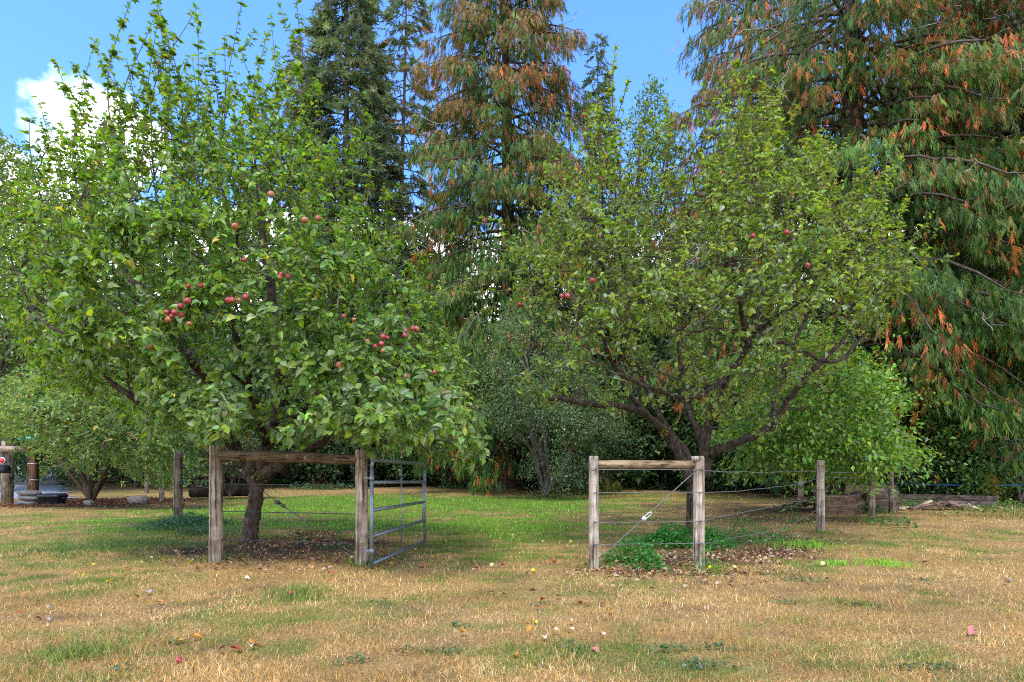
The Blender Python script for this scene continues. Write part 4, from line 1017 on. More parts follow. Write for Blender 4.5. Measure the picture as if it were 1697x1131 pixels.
fl = ['sword fern at the lawn edge behind the metal gate', 'sword fern in the shade behind the right fence rail', 'sword fern left of the right apple trunk', 'tall sword fern behind the upper right rail', 'sword fern beside the timber bed under the fruit tree', 'sword fern below the willow shrub']
for (px, py, sc), lb in zip([(745, 808, 1.1), (1085, 806, 1.5), (1060, 812, 1.3), (1125, 808, 1.8), (1285, 825, 1.2), (795, 812, .9)], fl):
    p = G(px, py); fern(p[0], p[1], sc, rng, lb)

# low plants along the fence
def ground_plants(name, label, spots, rng, size, pal, hgt):
    pos = []
    for px, py, rx, ry, m in spots:
        p = G(px, py); x_, y_ = p[0] + rng.standard_normal(m) * rx * .55, p[1] + rng.standard_normal(m) * ry * .55
        r2 = ((x_ - p[0]) / rx) ** 2 + ((y_ - p[1]) / ry) ** 2
        pos.append(np.stack([x_, y_, height(x_, y_) + hgt * np.exp(-r2 * 1.2) * (rng.random(m) ** .5) * (.5 + fbm(x_ * 6, y_ * 6, 2)) + .015], 1))
    pos = np.vstack(pos); m = len(pos)
    a = nrm(rng.standard_normal((m, 3)) * [1, 1, .4]); up = np.array([0, 0, 1.]) + rng.standard_normal((m, 3)) * .4
    V, F, C = scatter(LEAF4 * [1.25, 1, 1], LEAF4T, pos, frames(a, up), size * (.6 + .8 * rng.random(m)), pick(pal, m, rng))
    return tag(link(name, mesh_np(name, V, F, C, True), M_LEAF), label, 'ground cover', kind='stuff')


ground_plants('ground_cover', 'bright green low plants growing around the right fence post', [(1105, 905, .42, .38, 2600), (1180, 908, .30, .30, 1100), (1045, 930, .35, .22, 800), (1075, 943, .2, .12, 450), (1130, 895, .4, .25, 700), (1240, 893, .5, .22, 330), (1330, 882, .4, .2, 120), (1225, 905, .4, .2, 200), (1290, 905, .4, .15, 120), (1170, 940, .12, .1, 60)], rng, .042, [(0.06, 0.24, 0.035), (0.04, 0.16, 0.028), (0.09, 0.30, 0.045)], .30)
ground_plants('ground_cover', 'soft grey-green weeds at the foot of the left fence post', [(310, 872, .7, .6, 1400), (280, 880, .5, .4, 500), (345, 890, .5, .3, 350), (500, 910, .2, .1, 120), (560, 915, .2, .1, 90)], rng, .045, [(0.05, 0.13, 0.05), (0.07, 0.15, 0.06), (0.04, 0.10, 0.03)], .22)
ground_plants('ground_cover', 'ivy and weeds trailing along the shaded back edge of the lawn', [(px, 806 + 6 * math.sin(px), 1.6, .7, 260) for px in range(330, 1300, 45)] + [(1350, 845, 1, .6, 300), (1250, 815, 2, 1.2, 500), (1200, 812, 2, 1, 400), (440, 806, 2, 1, 400)], rng, .12, [(0.05, 0.13, 0.04), (0.035, 0.09, 0.03), (0.075, 0.16, 0.05)], .30)
ground_plants('lawn_weeds', 'small dark broadleaf weeds scattered in the dry lawn', [(1105, 1082, .16, .06, 60), (1160, 1108, .22, .08, 90), (940, 1075, .1, .05, 40), (1190, 1078, .16, .05, 50), (590, 1100, .1, .05, 30), (660, 1080, .12, .05, 30), (735, 1085, .1, .04, 24), (760, 1040, .1, .05, 24), (1310, 1000, .2, .07, 50), (1430, 1004, .15, .06, 40), (215, 1112, .12, .05, 30), (290, 1068, .08, .04, 24), (1530, 1110, .2, .06, 50), (330, 905, .5, .3, 160), (60, 940, .4, .2, 60), (1540, 965, .3, .12, 50), (1320, 962, .3, .06, 60), (900, 1003, .15, .06, 20), (640, 1000, .3, .1, 40), (1000, 985, .3, .1, 30)], rng, .028, [(0.07, 0.13, 0.05), (0.05, 0.10, 0.04), (0.11, 0.17, 0.06)], .03)
ground_plants('ground_cover', 'green weeds growing between the garden beds and the lawn', [(1500, 842, 1.2, .4, 260), (1460, 870, .4, .2, 120), (1440, 850, .4, .3, 200), (1630, 855, 1.0, .4, 260), (1680, 848, .8, .5, 300), (1530, 838, .8, .3, 150), (1420, 850, .5, .3, 200), (1500, 875, .2, .1, 60)], rng, .075, [(0.08, 0.18, 0.04), (0.06, 0.14, 0.03), (0.12, 0.20, 0.05)], .28)

# ------------------------------------------------------------------ fences, gate, beds and small things
def loc_tube(pts, rad, sides=12, wob=.03, rng=RNG, tint=None):
    """(mesh, origin) of a tube in coordinates local to its first point"""
    pts = np.asarray(pts, float); o = pts[0].copy()
    b = MB(); b.tube(pts - o, rad, sides, tint, True, wob, rng)
    return b, o


def post(root, px, py, top, dia, rng, tint=(1, 1, 1), lean=(0, 0), notch=0, name='post'):
    p = G(px, py); p[2] = height(np.array(p[0]), np.array(p[1]))
    zz = np.concatenate([[-.25], np.linspace(0, top - .012, 9), [top]])
    pts = np.stack([lean[0] * zz, lean[1] * zz, zz], 1)
    r = np.full(len(zz), dia / 2) * (1 - .06 * np.clip(zz, 0, 9) / top); r[-1] *= .90
    b = MB()
    if notch:      # the front half of the top is cut away to seat the rail
        k = zz < top - .13
        pts2 = np.vstack([pts[k], [lean[0] * (top - .13), lean[1] * (top - .13), top - .13]])
        b.tube(pts2, np.append(r[k], r[0] * .94), 14, tint, True, .025, rng)
        w = dia * .40
        b.box((-w if notch < 0 else -w * .3, -w, top - .14), (w * .3 if notch < 0 else w, w, top), None, tint)
        b.box((-w * 1.02, -w * .9, top - .035), (w * 1.02, w * .9, top - .002), None, tint)
    else:
        b.tube(pts, r, 14, tint, True, .025, rng)
    part(name, b.mesh(name, True), M_POST, root, None, p)
    return p


def wire(root, pts, rng, r=.0035, sag=.0, wig=.008, mat=None, name='wire'):
    pts = np.asarray(pts, float); o = pts[0].copy()
    segs = []
    for a, b_ in zip(pts[:-1], pts[1:]):
        n = max(4, int(np.linalg.norm(b_ - a) / .12)); t = np.linspace(0, 1, n)[:, None]
        q = a + (b_ - a) * t; q[:, 2] -= sag * 4 * (t * (1 - t))[:, 0]
        q[1:-1] += np.cumsum(rng.standard_normal((n - 2, 3)) * wig * .4, 0) * np.sin(t[1:-1] * np.pi)
        segs.append(q[:-1])
    segs.append(pts[-1:]); q = np.vstack(segs) - o
    b = MB(); b.tube(q, r, 5, None, True)
    part(name, b.mesh(name, True), mat or M_WIRE, root, None, o)


def strainer(root, c, axis, rng, col):
    """flat wire tensioner: a slotted plate and a toothed drum"""
    a = nrm(axis); n_ = nrm(np.cross(a, [0, 1., 0])); y = np.cross(a, n_)
    M = (np.stack([a, n_, y], 1), np.zeros(3))
    b = MB()
    b.box((-.01, -.020, -.012), (.105, -.013, .012), M); b.box((-.01, .013, -.012), (.105, .020, .012), M); b.box((.095, -.020, -.012), (.112, .020, .012), M)
    b.box((-.012, -.020, -.016), (.03, .020, -.010), M)
    b.tube(np.array([-y * .024, y * .024]) - a * .005, .026, 12)
    b.tube(np.array([-y * .030, y * .030]) - a * .005, .012, 8)
    part('wire_tensioner', b.mesh('wire_tensioner'), col, root, None, c)


rng = np.random.default_rng(55)
# left corner brace and the fence running back from it
p0 = G(358, 932)
FL = thing('wire_fence', p0, 'brown post-and-rail corner of the wire fence in front of the left apple tree', 'fence')
A = post(FL, 358, 932, 1.50, .175, rng, (.78, .72, .64), (.0, .0)); B = post(FL, 599, 938, 1.44, .155, rng, (.92, .84, .76))
q0, q1 = np.array([A[0] + .05, A[1] + .0, 1.375]), np.array([B[0] + .02, B[1] - .0, 1.325])
b, o = loc_tube(np.linspace(q0, q1, 9), np.linspace(.075, .066, 9), 12, .03, rng, (.36, .30, .23)); part('rail', b.mesh('rail', True), M_RAIL, FL, None, o)
b, o = loc_tube([(A[0], A[1], 1.40), (A[0], A[1], 1.50)], .087, 14, .02, rng, (.55, .46, .36))
C_ = post(FL, 295, 862, 1.53, .185, rng, (.42, .37, .33), (.005, 0)); D_ = post(FL, 268, 833, 1.60, .15, rng, (.72, .72, .74))
E_ = post(FL, 243, 820, 1.6, .16, rng, (.55, .55, .55))
for z0, z1 in ((1.0, .985), (.65, .64), (.285, .27)):
    wire(FL, [A + [.09, -.02, z0], B + [-.08, -.02, z1]], rng, .0062, 0, .004, M_WIRED)
for z in (1.25, .95, .6, .3):
    wire(FL, [A + [-.08, 0, z], C_ + [0, 0, z], D_ + [0, 0, z]], rng, .0035, .04, .006, M_WIRED)
wire(FL, [A + [.05, .02, 1.28], B + [-.05, 0, .10]], rng, .006, 0, .002, M_WIRED, 'brace_wire')
t = .43; c = (A + [.05, .02, 1.28]) * (1 - t) + (B + [-.05, 0, .10]) * t
strainer(FL, c + [0, -.02, 0], (B - A) + [0, 0, -1.18], rng, M_WIRED)

# right brace and fence
p0 = G(984, 941)
FR = thing('wire_fence', p0, 'pale weathered post-and-rail wire fence in front of the right apple tree', 'fence')
A2 = post(FR, 984, 941, 1.375, .128, rng, (1.12, 1.10, 1.06)); B2 = post(FR, 1158, 938, 1.375, .145, rng, (1.12, 1.08, 1.02), notch=0)
b = MB(); b.box((-.085, -.066, 1.31), (.0, .05, 1.374), None, (1.1, 1.06, 1.0)); part('rail_block', b.mesh('rail_block'), M_POST, FR, None, B2)
q0, q1 = np.array([A2[0] + .05, A2[1], 1.262]), np.array([B2[0] - .02, B2[1], 1.262])
b, o = loc_tube(np.linspace(q0, q1, 9), np.linspace(.052, .049, 9), 12, .03, rng, (.92, .82, .62)); part('rail', b.mesh('rail', True), M_RAIL, FR, None, o)
C2 = post(FR, 1360, 882, 1.32, .145, rng, (1.0, .95, .9)); D2 = post(FR, 1444, 863, 1.28, .13, rng, (.72, .66, .6), (.02, 0)); E2 = post(FR, 1327, 838, 1.2, .16, rng, (.75, .7, .62)); F2 = post(FR, 1477, 851, 1.3, .12, rng, (.6, .55, .5))
for z0, z1, z2, sg in ((1.21, 1.20, 1.12, .05), (.925, .925, 1.02, .06), (.565, .575, .66, -.03), (.30, .295, .50, .10)):
    wire(FR, [A2 + [0, -.07, z0], B2 + [0, -.08, z1]], rng, .0044, 0, .006)
    wire(FR, [B2 + [.03, -.08, z1], C2 + [0, -.08, z2]], rng, .0044, sg, .016)
    wire(FR, [C2 + [.03, -.05, z2], D2 + [0, -.07, z2]], rng, .0035, .05, .01)
wire(FR, [A2 + [.05, .0, .10], B2 + [-.05, 0, 1.18]], rng, .006, 0, .002, M_WIRE, 'brace_wire')
t = .47; c = (A2 + [.05, .0, .10]) * (1 - t) + (B2 + [-.05, 0, 1.18]) * t
M_ZINC = noise_mat('bright_zinc', [(0.3, (0.55, 0.58, 0.62)), (0.7, (0.75, 0.78, 0.82))], (1, 1, 1), 20, 3, .4, 0, 'Object', False, .01, .5, .3)
strainer(FR, c + [0, -.02, 0], (B2 - A2) + [0, 0, 1.08], rng, M_ZINC)
for X_ in (A2, B2, C2):     # staples where wires cross the posts
    for z in (1.205, .925, .57, .295):
        b = MB(); b.tube([(-.02, -.072, z - .012), (0, -.080, z), (.02, -.072, z + .012)], .004, 4); part('staple', b.mesh('staple'), M_WIRED, FR, None, X_)

# tubular gate, swung open into the orchard
h0, h1 = G(616, 944), G(704, 902)
GT = thing('metal_gate', h0, 'grey tubular metal field gate swung open beside the left fence post', 'gate')
ex = h1 - h0
at = lambda t, z: h0 + ex * t + np.array([0, 0, z])
def tube_part(name, pts, r, root=GT, mat=M_GALV, sides=12):
    b, o = loc_tube(pts, r, sides, 0); part(name, b.mesh(name, True), mat, root, None, o)
tube_part('stile', [at(0, -.02), at(0, .6), at(0, 1.24)], .0235)
tube_part('stile', [at(1, .02), at(1, .6), at(1, 1.17)], .0235)
tube_part('top_rail', [at(0, 1.24), at(.012, 1.29), at(.035, 1.315), at(.5, 1.29), at(.955, 1.255), at(.985, 1.235), at(1, 1.17)], .0235)
for za, zb in ((1.045, .98), (.71, .665), (.395, .375), (.065, .05)):
    tube_part('rail', [at(.012, za), at(.5, (za + zb) / 2), at(.988, zb)], .0225)
tube_part('brace_rod', [at(.53, .06) + [-.026, -.008, 0], at(.53, .6) + [-.026, -.008, 0], at(.53, 1.29) + [-.026, -.008, 0]], .010, sides=8)
for z in (1.10, .22):
    tube_part('hinge', [at(0, z - .03), at(0, z + .03)], .032)
    tube_part('hinge_pin', [at(0, z) + [-.10, -.01, 0], at(0, z) + [.0, 0, 0]], .012, sides=8)
tube_part('latch_chain', [at(.94, .98) + [0, 0, 0], at(.945, .6), at(.945, .40)], .006, sides=6)

# ------------------------------------------------------------------ raised beds, bark pile
def plank(root, a, b_, h, th, z, rng, tint, name='plank'):
    """a board from ground point a to b_ (2-D), height h from z, thickness th"""
    a, b_ = np.array(a, float), np.array(b_, float)
    L = np.linalg.norm(b_ - a); e = (b_ - a) / L
    n = max(2, int(L / .3))
    xx = np.linspace(0, L, n + 1); V = []
    for x_ in xx:
        j = rng.standard_normal(4) * .006
        V += [(x_, -th / 2 + j[0], 0 + j[1]), (x_, th / 2, 0), (x_, th / 2 + j[2], h - .004 + j[3]), (x_, -th / 2 + j[0], h - .004 + j[3])]
    V = np.array(V); Q = []
    for k in range(n):
        o_ = k * 4
        for q in range(4): Q.append((o_ + q, o_ + 4 + q, o_ + 4 + (q + 1) % 4, o_ + (q + 1) % 4))
    Q += [(0, 1, 2, 3), (n * 4 + 3, n * 4 + 2, n * 4 + 1, n * 4)]
    mb = MB(); mb.add(V, Q, None, np.array(tint) * (.85 + .3 * rng.random()))
    o = part(name, mb.mesh(name), M_PLANK, root, None, (a[0], a[1], z))
    o.rotation_euler = (0, 0, math.atan2(e[1], e[0]))
    bv = o.modifiers.new('edge', 'BEVEL'); bv.width = .008; bv.segments = 1; bv.limit_method = 'ANGLE'
    return o


def bed(label, corners, rows, h, rng, tint, th=.07, soil=True, posts=False):
    c0 = np.array(corners[0])
    root = thing('raised_bed', (c0[0], c0[1], 0), label, 'garden bed', 'timber garden beds')
    k = len(corners)
    for i in range(k):
        a, b_ = np.array(corners[i], float), np.array(corners[(i + 1) % k], float)
        e = (b_ - a) / np.linalg.norm(b_ - a)
        for r in range(rows):
            off = th / 2 + .003
            plank(root, a + e * off if (i + r) % 2 else a - e * off, b_ - e * off if (i + r) % 2 else b_ + e * off * .0, h, th, r * h + .0, rng, tint)
    if soil:
        m = np.mean(corners, 0); b = MB()
        V = [(*(m + (np.array(c_) - m) * .97 - c0), rows * h - .10) for c_ in corners] + [(*(m - c0), rows * h - .04)]
        b.add(np.array(V), None, [(i, (i + 1) % k, k) for i in range(k)], (.07, .05, .035)); part('soil', b.mesh('soil'), M_SOIL, root, None, (c0[0], c0[1], 0))
    return root


g2 = lambda px, d: ((px - CX) / FPX * d, d)
bed('tall three-board raised bed behind the fence posts on the right', [g2(1358, 14.9), g2(1424, 14.6), g2(1415, 16.6), g2(1350, 16.9)], 3, .165, rng, (.62, .52, .45))
bed('raised bed standing just right of the leaning fence post', [g2(1437, 15.6), g2(1487, 15.6), g2(1482, 17.4), g2(1435, 17.4)], 3, .17, rng, (.58, .52, .45))
bed('long low timber bed behind the bark pile', [g2(1493, 18.6), g2(1650, 17.3), g2(1652, 18.4), g2(1500, 19.8)], 2, .155, rng, (.68, .65, .62), .11)
bk = G(1400, 838)
o = thing('old_plank', (*g2(1355, 17.2), 0), 'dark warped board leaning at the back of the raised beds', 'plank')
plank(o, g2(1352, 17.3), g2(1485, 18.2), .30, .05, .30, rng, (.45, .36, .32))

M_BARKP = noise_mat('split_wood', [(0.3, (0.55, 0.55, 0.55)), (0.7, (1.15, 1.15, 1.15))], (.2, 1, 1), 14, 6, 0.9, 0.5, 'Object', True, .01)
bp = G(1562, 845)
bits = ['dark curved bark slab on top of the bark pile', 'pale split wood piece at the right end of the bark pile']
for k in range(40):
    l, w_, t_ = .22 + .32 * rng.random(), .06 + .10 * rng.random(), .02 + .03 * rng.random()
    b = MB(); xx = np.linspace(-l / 2, l / 2, 4); V = []
    for x_ in xx:
        j = rng.standard_normal(4) * .008
        V += [(x_, -w_ / 2 + j[0], 0), (x_, w_ / 2 + j[1], 0), (x_, w_ / 2 * .8 + j[1], t_ + j[2]), (x_, -w_ / 2 * .8 + j[0], t_ + j[3])]
    Q = [(q0_ * 4 + q, q0_ * 4 + 4 + q, q0_ * 4 + 4 + (q + 1) % 4, q0_ * 4 + (q + 1) % 4) for q0_ in range(3) for q in range(4)] + [(0, 1, 2, 3), (15, 14, 13, 12)]
    pale_ = k % 4 == 0
    b.add(np.array(V), Q, None, (.50, .37, .22) if pale_ else (.24, .15, .10) if k % 3 else (.13, .085, .07))
    u = rng.normal() * .75; v = rng.normal() * .22
    o = link('wood_piece', b.mesh('wood_piece'), M_BARKP, None, (bp[0] + u, bp[1] + v, .02 + max(0, .20 - .22 * abs(u)) * rng.random()))
    o.rotation_euler = (rng.normal() * .25, rng.normal() * .25, rng.normal() * .6)
    tag(o, 'pale split wood piece lying in the bark pile before the timber bed' if pale_ else 'brown bark piece lying in the pile before the timber bed', 'firewood', 'pale split pieces in the bark pile' if pale_ else 'brown pieces in the bark pile')

M_BLUE = plain('blue_rope', (0.03, 0.13, 0.33)); M_PALE = plain('pale_stake', (.55, .5, .3))
b = MB(); a_, b_ = P(1440, 800, 19.0), P(1760, 803, 17.0); t = np.linspace(0, 1, 24)[:, None]; q = a_ + (b_ - a_) * t; q[:, 2] -= (.18 * 4 * t * (1 - t))[:, 0] * .3
b.tube(q, .014, 5, None); tag(link('blue_rope', b.mesh('blue_rope'), M_BLUE), 'thin blue rope strung across the bushes at the right', 'rope')
b, o = loc_tube([G(1554, 828), G(1554, 828) + [-.05, 0, .42], G(1554, 828) + [-.13, 0, .95]], .014, 6, 0); tag(link('garden_stake', b.mesh('garden_stake', True), M_PALE, None, o), 'thin pale stake standing behind the low timber bed', 'stake')

# strap-leaved clump and dry heap
x = np.full(160, G(1462, 842)[0]) + rng.normal(size=160) * .12; y = np.full(160, G(1462, 842)[1]) + rng.normal(size=160) * .1
V, F, C = blades(x, y, rng, .42 * (.6 + .5 * rng.random(160)), np.full(160, .028), pick([(0.035, 0.12, 0.03), (0.05, 0.15, 0.04)], 160, rng), .8)
o = thing('daylily_clump', (x.mean(), y.mean(), 0), 'dark green strap-leaved clump between post and raised bed', 'plant'); part('leaves', mesh_np('leaves', V, F, C), M_LEAF, o, 'stuff')
p = G(1690, 858); x, y = p[0] + rng.normal(size=420) * .7, p[1] + rng.normal(size=420) * .45
V, F, C = blades(x, y, rng, .35 * (.4 + .8 * rng.random(420)), np.full(420, .014), pick([(.26, .22, .06), (.35, .27, .12), (.14, .17, .04)], 420, rng), 1.3)
o = thing('weed_heap', (p[0], p[1], 0), 'dry yellow-green weed heap at the right edge of the lawn', 'plant'); part('stalks', mesh_np('stalks', V, F, C), M_GRASS, o, 'stuff')

# ------------------------------------------------------------------ snag, log rails behind the left apple tree
sg = G(528, 806)
SN = thing('tree_snag', sg, 'pale broken tree snag on a reddish mound at the back of the lawn', 'stump')
zz = np.linspace(-.2, 2.0, 12); b = MB()
b.tube(np.stack([.12 * np.sin(zz * 2), .1 * np.cos(zz * 3), zz], 1), .34 - .08 * zz + .08 * np.sin(zz * 6), 10, (2.0, 1.7, 1.4), True, .14, rng); part('trunk', b.mesh('trunk', True), M_BARK, SN, None, sg)
b = MB(); m = 10
th = np.linspace(0, 2 * np.pi, 19)[:-1]; V = [(0, 0, .34)]
for r_, z_ in ((.5, .30), (.95, .14), (1.35, -.03)): V += [(r_ * math.cos(a) * (1 + .1 * rng.normal()), r_ * .8 * math.sin(a), z_) for a in th]
T_ = [(0, 1 + k, 1 + (k + 1) % 18) for k in range(18)]; Q_ = [(1 + r_ * 18 + k, 1 + (r_ + 1) * 18 + k, 1 + (r_ + 1) * 18 + (k + 1) % 18, 1 + r_ * 18 + (k + 1) % 18) for r_ in range(2) for k in range(18)]
b.add(np.array(V), Q_, T_, (.20, .09, .055)); part('mound', b.mesh('mound', True), M_SOIL, SN, None, sg)
LG = thing('log_rail', (gx_(385, 21), 21, 0), 'thick ground log and two thin shade-darkened rails behind the left fence corner', 'log rail')
for k, (z, r_, xa, xb) in enumerate(((.22, .19, 312, 424), (.72, .06, 306, 440), (1.12, .055, 306, 440))):
    a_, b_ = np.array([gx_(xa, 21), 21 + .1 * rng.normal(), z]), np.array([gx_(xb, 21), 21.4, z + .03 * rng.normal()])
    bb, o = loc_tube(np.linspace(a_, b_, 7), r_, 12, .04, rng, (.10, .08, .07)); part('log', bb.mesh('log', True), M_RAIL, LG, None, o)  # log tint darkened to imitate the deep shade they lie in

shrub('vine_tangle', 'dim vine tangle hanging over the log rails', 'shrub', None, [(310, 775), (315, 730), (360, 720), (420, 725), (450, 745), (440, 775), (400, 765), (360, 780)], 20.4, .35, 2600, rng, .10, [(0.06, 0.10, 0.03), (0.09, 0.14, 0.04), (0.12, 0.08, 0.04)], None, (gx_(380, 20.6), 20.6, 0), 6, 8, 30, .9, M_LEAF, .02)

# ------------------------------------------------------------------ drive entrance on the left
d = 18.3
gp = np.array([gx_(12, d), d, 0])
GP = thing('gate_post', gp, 'stout grey driveway post with a crossboard and red reflector at left edge', 'post')
b = MB(); b.tube([(0, 0, -.2), (0, 0, 1), (0, 0, 1.92)], .15, 14, (.82, .80, .72), True, .02, rng); part('post', b.mesh('post', True), M_POST, GP, None, gp)
b = MB(); b.box((-.12, -.26, 1.58), (.78, -.16, 1.76), None, (1.05, .98, 1.0)); part('crossboard', b.mesh('crossboard'), M_RAIL, GP, None, gp)
b = MB(); b.box((-.16, -.13, 1.93), (.16, .13, 1.97), None, (.3, .32, .38)); b.tube([(0, 0, 1.96), (0, 0, 2.06)], [.11, .03], 10, (.3, .32, .38)); part('cap', b.mesh('cap'), M_BLACK, GP, None, gp)
M_REFL = plain('red_reflector', (.62, .02, .02), .25, .6); M_WHITE = plain('white_rim', (.75, .75, .75)); M_TEAL = plain('teal_paint', (.05, .36, .30))
b = MB(); b.tube([(0, -.165, 1.33), (0, -.185, 1.33)], .095, 20); rp = part('reflector', b.mesh('reflector'), M_WHITE, GP, None, gp)
b = MB(); b.tube([(0, -.186, 1.33), (0, -.196, 1.33)], .075, 20); part('lens', b.mesh('lens'), M_REFL, rp, None, gp)
b = MB(); b.tube([(.16, -.02, .85), (.20, -.02, .85)], .06, 8); b.tube([(.16, -.02, .55), (.20, -.02, .55)], .05, 8); part('hinge', b.mesh('hinge'), M_BLACK, GP, None, gp)

mbx = np.array([gx_(-2, 17.4), 17.4, 0])
MBX = thing('mailbox', mbx, 'black rounded mailbox end reaching in at the left edge', 'mailbox')
b = MB(); a = np.linspace(0, np.pi, 9); prof = [(-.14, 0)] + [(-.14 * math.cos(k), .12 + .12 * math.sin(k)) for k in a] + [(.14, 0)]
n_ = len(prof); V = [(x_, u, z) for x_ in (-.55, .24) for (u, z) in prof]
b.add(np.array(V), [(k, (k + 1) % n_, n_ + (k + 1) % n_, n_ + k) for k in range(n_)], [(n_ + 0, n_ + k, n_ + k + 1) for k in range(1, n_ - 1)] + [(0, k + 1, k) for k in range(1, n_ - 1)])
part('box', b.mesh('box', False), M_BLACK, MBX, None, mbx + [0, 0, .96])
b = MB(); b.box((-.20, -.05, -.2), (-.10, .05, .97), None, (.5, .45, .4)); part('post', b.mesh('post'), M_POST, MBX, None, mbx)

sp = np.array([gx_(55, 18.6), 18.6, 0])
SB = thing('sign_post', sp, 'reddish brown timber post carrying a green-roofed box beside the rhododendron', 'post')
b = MB(); b.box((-.10, -.10, -.2), (.10, .10, 1.62), None, (.60, .37, .26)); part('post', b.mesh('post'), M_POST, SB, None, sp)
b = MB(); b.box((-.30, -.16, 1.63), (.24, .16, 1.93)); part('box', b.mesh('box'), M_BLACK, SB, None, sp)
b = MB(); b.add(np.array([(-.42, -.2, 1.94), (.30, -.2, 1.94), (.30, .2, 1.94), (-.42, .2, 1.94), (-.36, -.05, 2.10), (.22, -.05, 2.10), (.22, .05, 2.10), (-.36, .05, 2.10)]), [(0, 1, 5, 4), (1, 2, 6, 5), (2, 3, 7, 6), (3, 0, 4, 7), (4, 5, 6, 7), (3, 2, 1, 0)]); part('roof', b.mesh('roof'), M_TEAL, SB, None, sp)
for z in (1.22, .72):
    b = MB(); b.box((-.108, -.108, z), (.108, .108, z + .025)); part('strap', b.mesh('strap'), M_ZINC, SB, None, sp)
b = MB(); b.tube(bezier(np.array([-.05, -.12, 1.4]), np.array([-.5, -.2, .7]), np.array([-.05, -.12, .75]), 12), .012, 5); part('cable', b.mesh('cable', True), M_BLACK, SB, None, sp)


def rock(name, p, r, label, rng, layers=1, mat=None):
    root = None
    n_, k_ = 9, 14
    for q in range(layers):
        t = np.linspace(0, np.pi, n_); a = np.arange(k_) / k_ * 2 * np.pi
        rr = 1 + .12 * rng.standard_normal((n_, k_)); rr = (rr + np.roll(rr, 1, 1)) / 2
        V = np.stack([np.sin(t)[:, None] * np.cos(a) * r[0] * rr, np.sin(t)[:, None] * np.sin(a) * r[1] * rr, np.repeat(np.cos(t)[:, None] * r[2], k_, 1) * rr], -1).reshape(-1, 3)
        V[:, 2] = np.clip(V[:, 2], -.85 * r[2], .85 * r[2]) + .8 * r[2]
        i = np.arange(n_ - 1)[:, None] * k_; j = np.arange(k_)[None]
        Q = np.stack([i + j, i + k_ + j, i + k_ + (j + 1) % k_, i + (j + 1) % k_], -1).reshape(-1, 4)
        b = MB(); b.add(V, Q)
        tag(link(name, b.mesh(name, True), mat or M_STONE, None, (p[0] + rng.normal() * .03, p[1], p[2] + q * r[2] * 1.6)), label[q] if isinstance(label, list) else label, 'rock')


rock('flat_stone', (gx_(47, 18.0), 18.0, 0), (.34, .25, .09), ['lowest flat stone of the small stack below the sign post', 'middle flat stone of the stack below the sign post', 'topmost flat stone of the stack below the sign post'], rng, 3)
rock('boulder', G(228, 836), (.30, .22, .16), 'grey-brown boulder under the rhododendron', rng)
rock('boulder', G(150, 838), (.16, .12, .09), 'small stone at the foot of the rhododendron stems', rng)
tb = np.array([gx_(87, 18.0), 18.0, 0])
TB = thing('storage_tub', tb, 'black plastic tub on the mulch beside the rhododendron', 'tub')
b = MB()
ring = lambda w_, d_, z_: [(s1 * w_ * (1 if q else .86), s2 * d_ * (.82 if q else 1), z_) for (s1, s2, q) in ((-1, -1, 0), (1, -1, 0), (1, -1, 1), (1, 1, 1), (1, 1, 0), (-1, 1, 0), (-1, 1, 1), (-1, -1, 1))]
V = np.array(ring(.24, .19, 0.01) + ring(.30, .23, .24) + ring(.33, .25, .25) + ring(.33, .25, .29) + ring(.26, .20, .34))
b.add(V, [(k * 8 + q, k * 8 + (q + 1) % 8, k * 8 + 8 + (q + 1) % 8, k * 8 + 8 + q) for k in range(4) for q in range(8)], [(32, 32 + q, 33 + q) for q in range(1, 7)]); part('body', b.mesh('body'), M_BLACK, TB, None, tb)
for sx in (-1, 1):
    b = MB(); b.tube([(sx * .30, -.08, .20), (sx * .40, -.05, .22), (sx * .40, .05, .22), (sx * .30, .08, .20)], .016, 6); part('handle', b.mesh('handle', True), M_BLACK, TB, None, tb)

# ------------------------------------------------------------------ fallen apples and leaves
rng = np.random.default_rng(404)
for px, py, kind, r, lb in [(297, 1100, 'red', .027, 'pink-red fallen apple lying in the dry grass of the left foreground'), (482, 990, 'red', .034, 'pink fallen apple beside the green tuft below the left post'), (699, 941, 'red', .036, 'pink fallen apple on the grass right of the gate'), (918, 932, 'blush', .036, 'orange-red fallen apple in the gateway near the right post'),
                            (815, 940, 'yellow', .038, 'yellow-green fallen apple in the middle of the gateway'), (790, 940, 'blush', .03, 'small dull fallen apple left of the yellow one in the gateway'), (1363, 939, 'yellow', .042, 'yellow fallen apple beside a green tuft right of the fence'), (833, 936, 'red', .03, 'small dark fallen apple right of the yellow one in the gateway'), (584, 929, 'yellow', .036, 'yellow fallen apple at the foot of the left gate post')]:
    p = G(px, py); o = link('fallen_apple', APPLES[kind], None, None, (p[0], p[1], float(height(p[0:1], p[1:2])[0]) + r * .9)); r *= .78; o.scale = (r, r, r); o.rotation_euler = (rng.normal(), rng.normal(), rng.random() * 6)
    tag(o, lb, 'apple', 'windfall apples on the lawn')
LC = {'yellow': (.62, .46, .02), 'orange': (.55, .22, .03), 'red-brown': (.30, .07, .03), 'brown': (.16, .075, .035), 'cream': (.66, .52, .34), 'pink': (.48, .17, .14), 'grey': (.30, .29, .28), 'dark': (.03, .05, .03), 'pale green': (.42, .46, .26)}
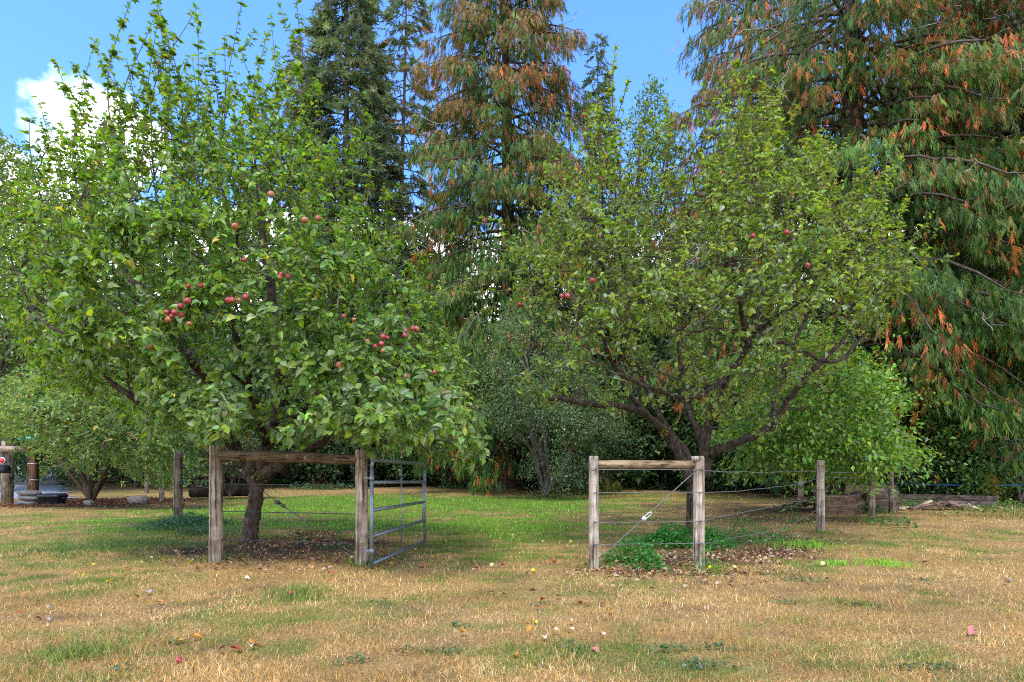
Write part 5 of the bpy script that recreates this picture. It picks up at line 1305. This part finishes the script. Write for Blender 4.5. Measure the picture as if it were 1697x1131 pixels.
FALL = [(177, 970, 'yellow', .075), (28, 1023, 'red-brown', .05), (81, 1013, 'grey', .05), (170, 1001, 'pale green', .06), (248, 990, 'grey', .06), (228, 998, 'red-brown', .06), (259, 1005, 'orange', .06), (250, 1006, 'yellow', .05), (302, 1004, 'yellow', .055), (352, 993, 'red-brown', .05), (396, 997, 'yellow', .05), (405, 964, 'cream', .06), (429, 958, 'orange', .06), (383, 1081, 'red-brown', .085),
        (414, 1073, 'orange', .07), (416, 1077, 'cream', .06), (318, 1063, 'orange', .065), (305, 1068, 'orange', .06), (155, 942, 'yellow', .05), (320, 936, 'yellow', .06), (136, 962, 'yellow', .05), (409, 913, 'pale green', .09), (762, 1055, 'orange', .065), (859, 1093, 'orange', .06), (886, 1034, 'yellow', .05), (869, 1041, 'orange', .05), (941, 1036, 'cream', .06), (916, 1053, 'cream', .065), (951, 1052, 'cream', .06), (903, 1062, 'cream', .075), (875, 1053, 'orange', .05),
        (980, 1082, 'pink', .07), (903, 998, 'red-brown', .06), (921, 994, 'brown', .06), (956, 1004, 'red-brown', .07), (972, 1005, 'brown', .06), (1002, 1005, 'brown', .06), (1012, 1018, 'orange', .06), (889, 1013, 'brown', .06), (820, 986, 'brown', .06), (795, 984, 'brown', .06), (839, 991, 'brown', .06), (887, 984, 'brown', .06), (1076, 979, 'brown', .06), (1099, 1004, 'brown', .06), (723, 927, 'yellow', .07), (886, 948, 'yellow', .06), (938, 910, 'brown', .08), (946, 902, 'yellow', .07), (875, 938, 'brown', .06),
        (1615, 1051, 'pink', .10), (1604, 1046, 'pink', .07), (1665, 1024, 'yellow', .05), (1345, 962, 'dark', .06), (1318, 962, 'dark', .05), (1368, 964, 'dark', .06), (1265, 965, 'dark', .05), (1527, 937, 'brown', .08), (1180, 943, 'yellow', .07), (1208, 956, 'dark', .06), (1678, 967, 'grey', .08), (1670, 970, 'brown', .07), (58, 1030, 'brown', .05), (75, 1032, 'grey', .05), (430, 1075, 'orange', .05), (362, 1086, 'brown', .06), (620, 945, 'orange', .06), (645, 937, 'orange', .06), (545, 940, 'yellow', .06), (520, 938, 'orange', .06), (553, 955, 'red-brown', .05),
        (1000, 1060, 'cream', .04), (1390, 885, 'brown', .08), (1400, 890, 'red-brown', .08), (690, 915, 'pale green', .05), (740, 900, 'yellow', .05), (780, 880, 'yellow', .05), (850, 890, 'cream', .05), (900, 900, 'cream', .05), (960, 880, 'yellow', .05), (700, 870, 'yellow', .05), (1040, 880, 'yellow', .05)]
lmesh = {}
for kname, cc in LC.items():
    L3 = LEAF8.copy(); L3[:, 0] *= 1.25; L3[:, 2] *= 2.6
    lmesh[kname] = mesh_np('fallen_leaf', L3, LEAF8T, np.repeat(np.array([cc]), 8, 0), True); lmesh[kname].materials.append(M_DRY)
def zone(px, py):
    if py > 1020: return 'near the bottom of the photo, ' + ('far left' if px < 200 else 'left' if px < 560 else 'centre' if px < 1130 else 'right')
    if py < 950: return 'inside the gateway' if 610 < px < 980 else 'by the left fence' if px < 610 else 'by the right fence'
    return 'on the dry lawn before the ' + ('left fence' if px < 610 else 'gateway' if px < 1110 else 'right fence')
for px, py, kname, sz in FALL:
    p = G(px, py); z = float(height(p[0:1], p[1:2])[0])
    o = link('fallen_leaf', lmesh[kname], None, None, (p[0], p[1], z + .030)); s_ = sz * 1.25
    s_ *= .8; o.scale = (s_, s_, s_); o.rotation_euler = (rng.normal() * .35 + .25, rng.normal() * .35, rng.random() * 6.28)
    tag(o, f"{'large ' if sz >= .075 else ''}{kname} fallen leaf {zone(px, py)}", 'leaf', f'{kname} fallen leaves {zone(px, py)}')
tris = sum(len(o.data.loop_triangles) if not o.data.calc_loop_triangles() else 0 for o in SC.objects if o.type == 'MESH' and o.data.users == 1)
print('single-user triangles', tris, 'all meshes', sum(len(m.loop_triangles) if not m.calc_loop_triangles() else 0 for m in bpy.data.meshes))
